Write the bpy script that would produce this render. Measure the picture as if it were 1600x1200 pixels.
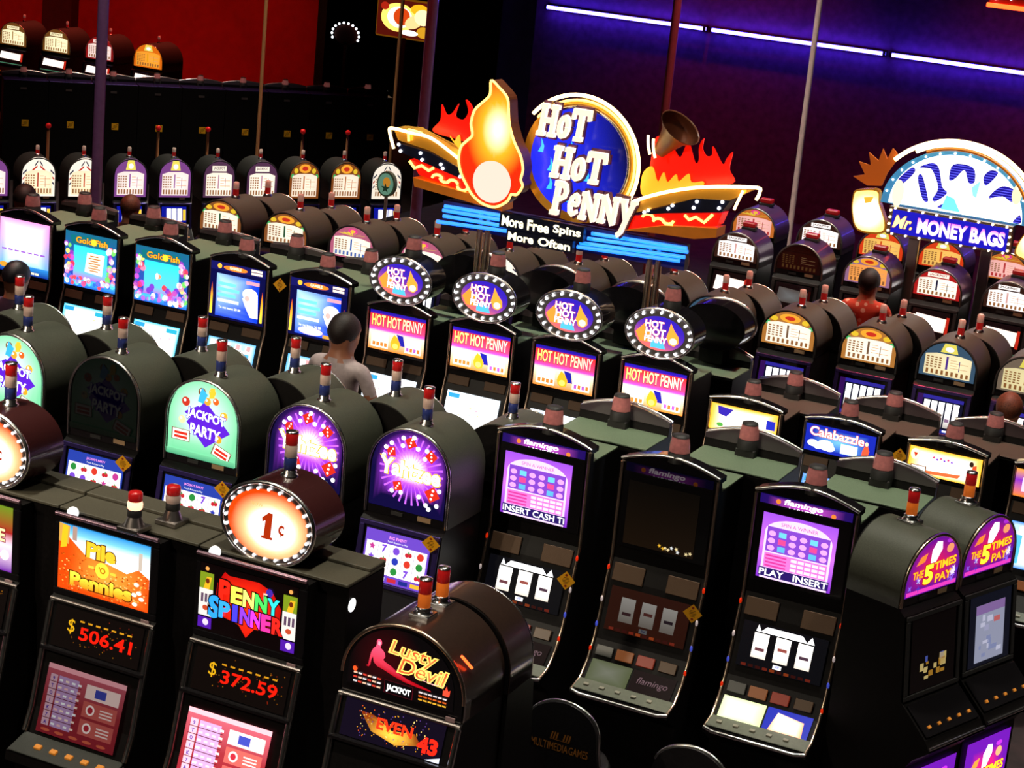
import bpy, bmesh, math, random
from mathutils import Vector, Matrix
R_ = math.radians
random.seed(7)
for o in list(bpy.data.objects): bpy.data.objects.remove(o)
scene = bpy.context.scene
COL = scene.collection

# ------------------------------------------------------------------ camera
YAW, PITCH, ROLL, CAM_Z, FPX = R_(-24.46), R_(15.54), R_(5.57), 5.70, 3200.0
fw = Vector((math.sin(YAW)*math.cos(PITCH), math.cos(YAW)*math.cos(PITCH), -math.sin(PITCH)))
rt = Vector((math.cos(YAW), -math.sin(YAW), 0.0)); dn = fw.cross(rt)
cr, sr = math.cos(ROLL), math.sin(ROLL)
r2 = cr*rt - sr*dn; d2 = sr*rt + cr*dn
cam = bpy.data.cameras.new('camera'); camo = bpy.data.objects.new('camera', cam); COL.objects.link(camo)
mw = Matrix((( r2.x, -d2.x, -fw.x, 0), (r2.y, -d2.y, -fw.y, 0), (r2.z, -d2.z, -fw.z, CAM_Z), (0, 0, 0, 1)))
camo.matrix_world = mw
cam.sensor_width = 36.0; cam.lens = 36.0*FPX/1600.0; cam.clip_end = 200; cam.clip_start = .1
scene.camera = camo

# ------------------------------------------------------------------ world, exposure
w = bpy.data.worlds.new('world'); scene.world = w; w.use_nodes = True
bg = w.node_tree.nodes['Background']; bg.inputs[0].default_value = (.30, .06, .05, 1); bg.inputs[1].default_value = .004
vs = scene.view_settings
vs.view_transform = 'Standard'; vs.look = 'None'; vs.exposure = 0.0; vs.gamma = 1.0; vs.use_curve_mapping = False
try:
    scene.cycles.use_denoising = True
    scene.cycles.max_bounces = 6
except Exception: pass
DOWNLIGHT = 44.0      # watts of each ceiling downlight
CEIL = 8.6

# ------------------------------------------------------------------ helpers: properties and objects
def tag(o, label=None, cat=None, group=None, kind=None):
    if label: o['label'] = label
    if cat: o['category'] = cat
    if group: o['group'] = group
    if kind: o['kind'] = kind
    return o
def thing(name, label, cat, loc=(0, 0, 0), rz=0.0, group=None, sc=None):
    o = bpy.data.objects.new(name, None); COL.objects.link(o)
    o.empty_display_size = .1; o.location = loc; o.rotation_euler = (0, 0, rz)
    if sc: o.scale = sc
    return tag(o, label, cat, group)
def part(name, mesh, parent=None, loc=(0, 0, 0), rot=(0, 0, 0), label=None):
    o = bpy.data.objects.new(name, mesh); COL.objects.link(o)
    o.parent = parent; o.location = loc; o.rotation_euler = rot
    if label: o['label'] = label
    return o
def copy_tree(o, parent=None):
    c = o.copy(); COL.objects.link(c); c.parent = parent
    for ch in list(o.children): copy_tree(ch, c)
    return c
def struct(name, mesh, loc=(0, 0, 0), label=None, rot=(0, 0, 0)):
    o = part(name, mesh, None, loc, rot, label); o['kind'] = 'structure'; return o

# ------------------------------------------------------------------ materials
def s2l(v): return v/12.92 if v <= .04045 else ((v+.055)/1.055)**2.4
def C(h, g=1.0):
    h = h.lstrip('#')
    if len(h) == 3: h = ''.join(c*2 for c in h)
    return tuple(s2l(int(h[i:i+2], 16)/255)*g for i in (0, 2, 4)) + (1.0,)
def mixc(a, b, t): return tuple(a[i]*(1-t)+b[i]*t for i in range(3)) + (1.0,)
MATS = {}
def mat(name, base=(.5, .5, .5), rough=.5, metal=0.0, emis=None, es=0.0, coat=0.0, grain=0.0, gscale=40.0, trans=0.0, bump=0.0, spec=None):
    if name in MATS: return MATS[name]
    m = bpy.data.materials.new(name); m.use_nodes = True; nt = m.node_tree
    b = nt.nodes['Principled BSDF']
    b.inputs['Base Color'].default_value = (*base[:3], 1); b.inputs['Roughness'].default_value = rough
    b.inputs['Metallic'].default_value = metal; b.inputs['Coat Weight'].default_value = coat
    b.inputs['Transmission Weight'].default_value = trans
    if spec is not None: b.inputs['Specular IOR Level'].default_value = spec
    if emis: b.inputs['Emission Color'].default_value = (*emis[:3], 1); b.inputs['Emission Strength'].default_value = es
    if grain or bump:
        tc = nt.nodes.new('ShaderNodeTexCoord'); n = nt.nodes.new('ShaderNodeTexNoise'); n.inputs['Scale'].default_value = gscale
        n.inputs['Detail'].default_value = 4; nt.links.new(tc.outputs['Object'], n.inputs['Vector'])
        if grain:
            r = nt.nodes.new('ShaderNodeValToRGB'); r.color_ramp.elements[0].position = .3; r.color_ramp.elements[1].position = .7
            r.color_ramp.elements[0].color = (*[c*(1-grain) for c in base[:3]], 1); r.color_ramp.elements[1].color = (*[min(1, c*(1+grain)) for c in base[:3]], 1)
            nt.links.new(n.outputs['Fac'], r.inputs['Fac']); nt.links.new(r.outputs['Color'], b.inputs['Base Color'])
        if bump:
            bp = nt.nodes.new('ShaderNodeBump'); bp.inputs['Strength'].default_value = bump; bp.inputs['Distance'].default_value = .004
            nt.links.new(n.outputs['Fac'], bp.inputs['Height']); nt.links.new(bp.outputs['Normal'], b.inputs['Normal'])
    MATS[name] = m; return m
def attr_mat(name, lit, strength=1.0):
    m = bpy.data.materials.new(name); m.use_nodes = True; nt = m.node_tree; b = nt.nodes['Principled BSDF']
    a = nt.nodes.new('ShaderNodeAttribute'); a.attribute_name = 'Col'
    if lit:
        b.inputs['Base Color'].default_value = (.004, .004, .004, 1); b.inputs['Roughness'].default_value = .22
        nt.links.new(a.outputs['Color'], b.inputs['Emission Color']); b.inputs['Emission Strength'].default_value = strength
    else:
        b.inputs['Roughness'].default_value = .45; nt.links.new(a.outputs['Color'], b.inputs['Base Color'])
    MATS[name] = m; return m
LIT = attr_mat('lit_print', True, 1.35); PRINT = attr_mat('print', False)
BLACK = mat('black_cabinet', (.0045, .0035, .0035), .45, grain=.3, gscale=60, spec=.18)
BLACKG = mat('black_gloss', (.008, .007, .008), .16, coat=.3)
VISOR = mat('smoked_visor', (.08, .06, .07), .18, coat=.4)
BARREL = mat('barrel_laminate', (.058, .061, .043), .5, grain=.18, gscale=120, bump=.15)
GREEN = mat('grey_green_top', (.145, .20, .125), .55, grain=.15, gscale=150, bump=.1)
OLIVE = mat('olive_top', (.075, .066, .044), .5, grain=.18, gscale=120, bump=.1)
CHROME = mat('chrome', (.90, .87, .85), .24, 1.0)
BRASS = mat('warm_chrome', (.92, .70, .52), .27, 1.0)
VENT = mat('speaker_mesh', (.085, .042, .018), .6, grain=.4, gscale=400, bump=.5)
PURPLE = mat('purple_trim', (.055, .035, .17), .25, .6)
STEEL = mat('satin_steel', (.38, .34, .32), .35, 1.0)
GREYPL = mat('grey_plate', (.13, .14, .105), .4, grain=.1)
RUBBER = mat('dark_rubber', (.02, .018, .018), .6)
REDLENS = mat('red_lens', (.55, .012, .012), .2, emis=(.9, .02, .02), es=.10, coat=.4)
WHITELENS = mat('frosted_lens', (.62, .42, .34), .25, emis=(1, .72, .6), es=.05, coat=.3)
LITLENS = mat('lit_lens', (.8, .5, .4), .25, emis=(1, .52, .32), es=1.9)
BLUELENS = mat('blue_lens', (.03, .045, .21), .25, coat=.4)
ORANGELENS = mat('orange_lens', (.75, .16, .02), .2, emis=(1, .2, .02), es=.25, coat=.4)
SMOKELENS = mat('smoked_lens', (.50, .17, .16), .18, emis=(.8, .25, .22), es=.10, coat=.5, grain=.2, gscale=30)
BULB = mat('white_bulb', (.9, .9, .9), .3, emis=(.86, .93, 1), es=3.0)
NEON_Y = mat('yellow_neon', (.9, .7, .3), .3, emis=(1, .50, .10), es=3.6)
NEON_W = mat('white_neon', (.9, .9, .8), .3, emis=(1, .70, .28), es=4.2)
NEON_C = mat('cyan_neon', (.2, .6, .9), .3, emis=(.01, .19, 1), es=2.0)
NEON_B = mat('blue_neon', (.4, .3, .9), .3, emis=(.075, .05, 1.0), es=24.0)
NEON_R = mat('red_neon', (.9, .1, .05), .3, emis=(1, .06, .01), es=6.0)
SIGN_ORANGE = mat('orange_enamel', (.75, .25, .03), .3, emis=(1, .2, .0), es=.12, grain=.1, gscale=8)
SIGN_GOLD = mat('gold_enamel', (.85, .45, .07), .25, .5, emis=(1, .33, .01), es=.16)
SIGN_RED = mat('red_acrylic', (.6, .01, .01), .3, emis=(1, .006, .0), es=.75)
SIGN_YEL = mat('yellow_acrylic', (.8, .5, .05), .3, emis=(1, .42, .02), es=.7)
SIGN_NAVY = mat('navy_enamel', (.006, .008, .035), .3)
SIGN_BROWN = mat('brown_enamel', (.16, .045, .02), .35)

# ------------------------------------------------------------------ mesh building
class MB:
    def __init__(s): s.v = []; s.f = []; s.sm = []; s.mi = []
    def add(s, v, f, smooth=False, mi=0):
        n = len(s.v); s.v += [tuple(p) for p in v]
        for q in f:
            s.f.append(tuple(i+n for i in q)); s.sm.append(smooth); s.mi.append(mi)
        return s
    def box(s, x0, x1, y0, y1, z0, z1, bev=0.0, mi=0):
        if bev <= 0:
            v = [(x, y, z) for z in (z0, z1) for y in (y0, y1) for x in (x0, x1)]
            return s.add(v, [(0, 2, 3, 1), (4, 5, 7, 6), (0, 1, 5, 4), (2, 6, 7, 3), (0, 4, 6, 2), (1, 3, 7, 5)], mi=mi)
        bm = bmesh.new(); bmesh.ops.create_cube(bm, size=1)
        for p in bm.verts: p.co = Vector(((x0+x1)/2+p.co.x*(x1-x0), (y0+y1)/2+p.co.y*(y1-y0), (z0+z1)/2+p.co.z*(z1-z0)))
        bmesh.ops.bevel(bm, geom=list(bm.edges), offset=bev, segments=1, affect='EDGES', profile=.5)
        bm.verts.index_update()
        s.add([p.co for p in bm.verts], [[p.index for p in f.verts] for f in bm.faces], mi=mi); bm.free(); return s
    def prism(s, prof, a, b, axis='x', smooth=False, mi=0, inset=0.0):
        # axis x: prof=(y,z); axis y: prof=(x,z); axis z: prof=(x,y)
        def P(p, t):
            return (t, p[0], p[1]) if axis == 'x' else ((p[0], t, p[1]) if axis == 'y' else (p[0], p[1], t))
        n = len(prof); v = [P(p, a) for p in prof] + [P(p, b) for p in prof]
        s.add(v, [(i, (i+1) % n, (i+1) % n+n, i+n) for i in range(n)], smooth, mi)
        s.add([P(p, a) for p in prof], [tuple(range(n-1, -1, -1))], False, mi)
        s.add([P(p, b) for p in prof], [tuple(range(n))], False, mi); return s
    def tube(s, pts, r, seg=8, closed=False, mi=0):
        pts = [Vector(p) for p in pts]; n = len(pts); rings = []
        up = Vector((0, 0, 1)); prev = None
        for i, p in enumerate(pts):
            a = pts[(i-1) % n] if (closed or i > 0) else p; b = pts[(i+1) % n] if (closed or i < n-1) else p
            t = (b-a).normalized() if (b-a).length > 1e-9 else Vector((1, 0, 0))
            u = (prev - t*prev.dot(t)) if prev is not None else (up - t*up.dot(t))
            if u.length < 1e-4: u = Vector((1, 0, 0)) - t*t.x
            if u.length < 1e-4: u = Vector((0, 1, 0)) - t*t.y
            u.normalize(); prev = u; w_ = t.cross(u)
            rings.append([p + (u*math.cos(k*2*math.pi/seg)+w_*math.sin(k*2*math.pi/seg))*r for k in range(seg)])
        v = [q for rg in rings for q in rg]; f = []
        for i in range(n if closed else n-1):
            j = (i+1) % n
            for k in range(seg): f.append((i*seg+k, i*seg+(k+1) % seg, j*seg+(k+1) % seg, j*seg+k))
        s.add(v, f, True, mi)
        if not closed:
            s.add(rings[0], [tuple(range(seg-1, -1, -1))], mi=mi); s.add(rings[-1], [tuple(range(seg))], mi=mi)
        return s
    def lathe(s, prof, seg=16, c=(0, 0, 0), mi=0, caps=True):
        v = [(c[0]+r*math.cos(k*2*math.pi/seg), c[1]+r*math.sin(k*2*math.pi/seg), c[2]+z) for r, z in prof for k in range(seg)]
        f = [(i*seg+k, i*seg+(k+1) % seg, (i+1)*seg+(k+1) % seg, (i+1)*seg+k) for i in range(len(prof)-1) for k in range(seg)]
        s.add(v, f, True, mi)
        if caps:
            s.add(v[:seg], [tuple(range(seg-1, -1, -1))], mi=mi); s.add(v[-seg:], [tuple(range(seg))], mi=mi)
        return s
    def ball(s, c, rx, ry=None, rz=None, seg=10, rg=6, mi=0):
        ry = ry or rx; rz = rz or rx
        v = []; f = []
        for i in range(rg+1):
            th = math.pi*i/rg
            for k in range(seg):
                ph = 2*math.pi*k/seg
                v.append((c[0]+rx*math.sin(th)*math.cos(ph), c[1]+ry*math.sin(th)*math.sin(ph), c[2]+rz*math.cos(th)))
        for i in range(rg):
            for k in range(seg): f.append((i*seg+k, (i+1)*seg+k, (i+1)*seg+(k+1) % seg, i*seg+(k+1) % seg))
        return s.add(v, f, True, mi)
    def mesh(s, name, *mats):
        m = bpy.data.meshes.new(name); m.from_pydata(s.v, [], s.f)
        for t in mats: m.materials.append(t)
        m.polygons.foreach_set('use_smooth', s.sm); m.polygons.foreach_set('material_index', s.mi); m.update(); return m
CACHE = {}
def cached(key, fn):
    if key not in CACHE: CACHE[key] = fn()
    return CACHE[key]
def box_mesh(name, dims, m, bev=0.0):
    return cached((name, tuple(round(d, 4) for d in dims), m.name, bev), lambda: MB().box(*dims, bev=bev).mesh(name, m))

# ------------------------------------------------------------------ flat print: coloured polygons on a panel
GL = {}
def glyphs(s, bold):
    k = (s, bold)
    if k in GL: return GL[k]
    cu = bpy.data.curves.new('t', 'FONT'); cu.body = s; cu.resolution_u = 3; cu.offset = bold; cu.fill_mode = 'FRONT'
    ob = bpy.data.objects.new('t', cu); COL.objects.link(ob)
    dg = bpy.context.evaluated_depsgraph_get(); me = bpy.data.meshes.new_from_object(ob.evaluated_get(dg))
    v = [(p.co.x, p.co.y) for p in me.vertices]; f = [tuple(p.vertices) for p in me.polygons]
    bpy.data.meshes.remove(me); bpy.data.objects.remove(ob); bpy.data.curves.remove(cu)
    xs = [p[0] for p in v] or [0, 1]; ys = [p[1] for p in v] or [0, 1]
    GL[k] = (v, f, min(xs), max(xs), min(ys), max(ys)); return GL[k]
class Cv:
    """print laid out in metres on a panel: x to the right, y up from the lower left corner"""
    def __init__(s, step=.0004): s.v = []; s.f = []; s.c = []; s.y = 0.0; s.step = step; s.g = 1.0
    def up(s): s.y += s.step
    def raw(s, pts, faces, cols):
        n = len(s.v); s.v += [(p[0], -s.y, p[1]) for p in pts]
        for q in faces:
            s.f.append(tuple(i+n for i in q)); s.c.append([cols[i] if isinstance(cols, list) else cols for i in q])
    def poly(s, pts, col, keep=False):
        if not keep: s.up()
        s.raw(pts, [tuple(range(len(pts)))], [col(*p) for p in pts] if callable(col) else col); return s
    def rect(s, x0, y0, x1, y1, col, keep=False): return s.poly([(x0, y0), (x1, y0), (x1, y1), (x0, y1)], col, keep)
    def ell(s, cx, cy, rx, ry=None, col=None, n=18, keep=False, rot=0.0):
        ry = ry or rx; ca, sa = math.cos(rot), math.sin(rot); P = []
        for k in range(n):
            a = 2*math.pi*k/n; x, y = rx*math.cos(a), ry*math.sin(a); P.append((cx+x*ca-y*sa, cy+x*sa+y*ca))
        return s.poly(P, col, keep)
    def fan(s, pts, c, fn, rings=6):
        s.up(); n = len(pts); P = [c]; cols = [fn(*c)]
        for r in range(1, rings+1):
            t = r/rings
            for p in pts:
                q = (c[0]+(p[0]-c[0])*t, c[1]+(p[1]-c[1])*t); P.append(q); cols.append(fn(*q))
        F = [(0, 1+k, 1+(k+1) % n) for k in range(n)]
        for r in range(1, rings):
            a, b = 1+(r-1)*n, 1+r*n
            F += [(a+k, b+k, b+(k+1) % n, a+(k+1) % n) for k in range(n)]
        s.raw(P, F, cols); return s
    def vgrad(s, x0, y0, x1, y1, stops):
        s.up()
        for (t0, c0), (t1, c1) in zip(stops, stops[1:]):
            a, b = y0+(y1-y0)*t0, y0+(y1-y0)*t1
            s.raw([(x0, a), (x1, a), (x1, b), (x0, b)], [(0, 1, 2, 3)], [c0, c0, c1, c1])
        return s
    def text(s, t, cx, cy, h=None, w=None, col=None, bold=0.0, shear=0.0, rot=0.0, curve=0.0, keep=False):
        if not keep: s.up()
        v, f, x0, x1, y0, y1 = glyphs(t, bold)
        if not v: return s
        sx = sy = None
        if h: sy = h/max(1e-6, y1-y0)
        if w: sx = w/max(1e-6, x1-x0)
        sx = sx or sy; sy = sy or sx
        ca, sa = math.cos(rot), math.sin(rot); P = []
        for x, y in v:
            X = (x-(x0+x1)/2)*sx; Y = (y-(y0+y1)/2)*sy; X += shear*Y; Y += curve*X*X
            P.append((cx+X*ca-Y*sa, cy+X*sa+Y*ca))
        s.raw(P, f, [col(*p) for p in P] if callable(col) else col); return s
    def otext(s, t, cx, cy, h=None, w=None, col=None, edge=None, bold=.01, ob=.06, **k):
        # outlined lettering: the same word fatter underneath
        v, f, x0, x1, y0, y1 = glyphs(t, bold); e = glyphs(t, ob)
        h2 = h*(e[5]-e[4])/(y1-y0) if h else None; w2 = w*(e[3]-e[2])/(x1-x0) if w else None
        s.text(t, cx, cy, h2, w2, edge, ob, **k); return s.text(t, cx, cy, h, w, col, bold, **k)
    def star(s, cx, cy, r, r2, n, col, rot=0.0, keep=False):
        return s.poly([(cx+(r if k % 2 == 0 else r2)*math.sin(rot+math.pi*k/n), cy+(r if k % 2 == 0 else r2)*math.cos(rot+math.pi*k/n)) for k in range(2*n)], col, keep)
    def mesh(s, name, lit=True):
        m = bpy.data.meshes.new(name); m.from_pydata(s.v, [], s.f); m.materials.append(LIT if lit else PRINT)
        at = m.color_attributes.new('Col', 'FLOAT_COLOR', 'CORNER')
        buf = [x for q in s.c for c in q for x in c]
        at.data.foreach_set('color', buf); m.update(); return m
def arch(w, hs, top, n=20, cx=None):
    """outline: straight sides to height hs, then a half ellipse up to top"""
    cx = w/2 if cx is None else cx
    P = [(cx-w/2, 0), (cx+w/2, 0)]
    return P + [(cx+w/2*math.cos(math.pi*k/n), hs+(top-hs)*math.sin(math.pi*k/n)) for k in range(n+1)]
def on_slope(yb, zb, yt, zt, off=.004):
    a = math.atan2(-(yt-yb), zt-zb); return (yb-math.cos(a)*off, zb-math.sin(a)*off), a
W = C('#ffffff'); K_ = C('#050304')
def wavy(rgb): return rgb

# ------------------------------------------------------------------ the room
CARPET = mat('patterned_carpet', (.022, .010, .012), .9, grain=.6, gscale=6, bump=.3)
LOWCARPET = mat('dark_carpet', (.016, .008, .009), .9, grain=.5, gscale=6, bump=.3)
PURPLEWALL = mat('aubergine_wall', (.17, .035, .13), .85, grain=.25, gscale=9, bump=.2)
BLUEWALL = mat('bluelit_wall', (.05, .04, .28), .8, grain=.2, gscale=6)  # blue tube light on this wall strip is put into its base colour
REDWALL = mat('red_wall', (.36, .006, .004), .8, grain=.12, gscale=5)
DARKRED = mat('maroon_wall', (.05, .006, .005), .8, grain=.2, gscale=5)
DARKWALL = mat('dark_wall', (.012, .007, .008), .85, grain=.3, gscale=5)
CEILM = mat('dark_ceiling', (.018, .014, .016), .85, grain=.2, gscale=3)
LOW = -2.10
struct('floor', MB().box(-13.5, 9, -4, 31, -.3, 0).mesh('floor', CARPET))
struct('floor_sunken', MB().box(-48, -13.5, -4, 54, LOW-.3, LOW).mesh('floor_sunken', LOWCARPET))
struct('wall_step', MB().box(-13.7, -13.5, -4, 30.2, LOW, -.001).mesh('wall_step', DARKWALL))
struct('wall_back', MB().box(-13.95, 9, 30.2, 30.5, LOW, CEIL).mesh('wall_back', PURPLEWALL))
struct('wall_pilaster', MB().box(-14.75, -13.95, 30.6, 31.0, LOW, CEIL).mesh('wall_pilaster', BLUEWALL))
struct('wall_red', MB().box(-48, -25.2, 42.3, 42.7, LOW, CEIL).mesh('wall_red', REDWALL))
struct('trim_1', MB().box(-33.05, -32.15, 42.0, 42.3, LOW, CEIL).mesh('trim_1', DARKRED))
struct('wall_far', MB().box(-48, -12, 53.5, 54, LOW, CEIL).mesh('wall_far', DARKWALL))
struct('wall_left', MB().box(-48.3, -48, -4, 54, LOW, CEIL).mesh('wall_left', DARKWALL))
struct('wall_right', MB().box(9, 9.3, -4, 30.5, 0, CEIL).mesh('wall_right', DARKWALL))
struct('wall_front', MB().box(-48, 9, -4.3, -4, LOW, CEIL).mesh('wall_front', DARKWALL))
struct('ceiling', MB().box(-48.3, 9.3, -4.3, 54, CEIL, CEIL+.2).mesh('ceiling', CEILM))

# ceiling downlights: a recessed can, a frosted lens and its lamp
CANM = MB().lathe([(.16, 0), (.21, 0), (.21, .02), (.19, .03), (.19, .06)], 20).mesh('can', STEEL)
LENSW = mat('warm_lens', (.8, .8, .75), .4, emis=(1, .93, .78), es=4.0)
LENSR = mat('red_gel_lens', (.6, .02, .02), .4, emis=(1, .05, .03), es=3.0)
LENM = {k: MB().lathe([(.001, .015), (.12, .018), (.165, .03)], 20, caps=False).mesh('lens', m) for k, m in (('w', LENSW), ('r', LENSR))}
LIGHTS = {}
def downlight(x, y, watts, kind='w', where='slot banks', z=CEIL):
    t = thing('ceiling_downlight', '%s ceiling downlight, %s' % ('warm white' if kind == 'w' else 'red gelled', where), 'downlight', (x, y, z-.06), 0, 'recessed downlights')
    part('can', CANM, t); part('lens', LENM[kind], t)
    key = (kind, watts)
    if key not in LIGHTS:
        l = bpy.data.lights.new('downlight_lamp', 'AREA'); l.shape = 'DISK'; l.size = .32; l.energy = watts
        l.color = (1, .95, .80) if kind == 'w' else (1, .10, .06); l.spread = R_(58); LIGHTS[key] = l
    o = bpy.data.objects.new('downlight_lamp', LIGHTS[key]); COL.objects.link(o); o.parent = t; o.location = (0, 0, -.02)
ORD = ('first', 'second', 'third', 'fourth')
for y, rw in ((7.0, 'front row'), (10.8, 'second bank'), (14.6, 'third bank'), (18.6, 'fourth bank')):
    for i, x in enumerate((-11.0, -7.4, -3.8, -.2)): downlight(x, y, DOWNLIGHT, 'w', '%s from left above the %s' % (ORD[i], rw))
for x, y, n in ((-10.5, 28.4, 'left'), (-5.5, 28.4, 'right')): downlight(x, y, 34, 'r', '%s one before the purple back wall' % n)
for x, y, n in ((-12.2, 9.0, 'front'), (-12.2, 12.5, 'second bank'), (-12.2, 16.5, 'fourth bank')): downlight(x, y, 26, 'r', 'far left above the end of the '+n)
for x, n in ((-36, 'left'), (-31, 'middle'), (-27, 'right')): downlight(x, 39.5, 165, 'r', '%s one before the red wall' % n)
for x, y, n in ((-22, 24, 'far left'), (-18, 22, 'near'), (-17, 31, 'right'), (-24, 34, 'far')): downlight(x, y, 30, 'r', '%s side of the sunken pit' % n)
for x, y, n in ((-20.5, 23.5, 'left'), (-16, 25, 'right'), (-21.5, 31.5, 'middle'), (-17.9, 28.2, 'far')): downlight(x, y, 46 if n not in ('middle', 'far') else 110, 'w', '%s unseen one above the sunken pit' % n)  # middle and far ones are added to brighten stickers and bronze poles

for x, y, n in ((-9.5, 17.3, 'left'), (-5.6, 17.3, 'middle'), (-3.2, 17.0, 'right')): downlight(x, y, 34, 'r', '%s one over the arched paytable machines' % n)
for x, n in ((-8.0, 'left'), (-4.2, 'right')): downlight(x, 22.2, 90, 'w', '%s one added to brighten the pale pole' % n)  # unseen lamps added so the pale pole comes out brighter
# added unseen fill spots, aimed to brighten stickers and machine fronts
def fill_spot(x, y, z, tx, ty, tz, watts, lab, cone=34, col=(1, .86, .66)):
    t = thing('fill_spotlight', lab, 'spotlight', (x, y, z), 0, 'added fill spotlights')
    d = Vector((tx-x, ty-y, tz-z)).normalized(); q = d.to_track_quat('-Z', 'Y').to_euler()
    part('lamp_head', cached('tsh', lambda: MB().lathe([(.085, -.16), (.09, -.15), (.09, .06), (.05, .10), (.012, .11)], 18, caps=False).mesh('lamp_head', BLACK)), t, (0, 0, 0), q)
    part('lens', cached('tsl', lambda: MB().lathe([(.001, -.12), (.084, -.12)], 18, caps=False).mesh('lens', LENSW)), t, (0, 0, 0), q)
    part('stem', cached(('tss', round(z, 2)), lambda: MB().tube([(0, 0, .05), (0, 0, CEIL-z)], .014, 8).mesh('stem', BLACK)), t)
    l = bpy.data.lights.new('spot_lamp', 'SPOT'); l.energy = watts; l.spot_size = R_(cone); l.spot_blend = .6; l.color = col; l.shadow_soft_size = .08
    o = bpy.data.objects.new('spot_lamp', l); COL.objects.link(o); o.parent = t; o.rotation_euler = q; o.location = d*.17
fill_spot(-11.5, 1.2, 7.6, -8.0, 10.5, 1.2, 950, 'left unseen spotlight added to light the machine fronts')
fill_spot(-8.5, 1.2, 7.6, -4.4, 10.5, 1.2, 950, 'middle unseen spotlight added to light the machine fronts')
fill_spot(-10.0, 1.2, 7.6, -6.5, 14.5, 1.2, 1500, 'right unseen spotlight added to light the machine fronts')
# blue fluorescent tubes along the back wall
for i, (xa, xb) in enumerate(((-13.75, -11.0), (-10.94, -8.14), (-8.08, -5.25), (-5.19, -2.4), (-2.34, .4))):
    t = thing('blue_tube_light', ['leftmost blue neon tube on the purple back wall', 'second blue neon tube on the purple wall, crossed by the red pole', 'third blue neon tube on the purple wall, crossed by the white pole',
        'blue neon tube on the purple wall above the bulb-framed oval sign', 'blue neon tube on the purple wall outside the right edge'][i], 'tube light', ((xa+xb)/2, 30.08, 2.77), 0, 'blue neon tubes on the back wall')
    h = (xb-xa)/2
    part('tube', MB().tube([(-h, 0, 0), (h, 0, 0)], .028, 10).mesh('tube', NEON_B), t)
    for s in (-1, 1): part('end_cap', box_mesh('end_cap', (-.02, .02, -.03, .12, -.035, .035), RUBBER), t, (s*(h-.02), 0, 0))
    part('tube_housing', cached(('th', round(h, 2)), lambda: MB().box(-h, h, .045, .11, -.035, .035, .006).mesh('tube_housing', RUBBER)), t)

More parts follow.
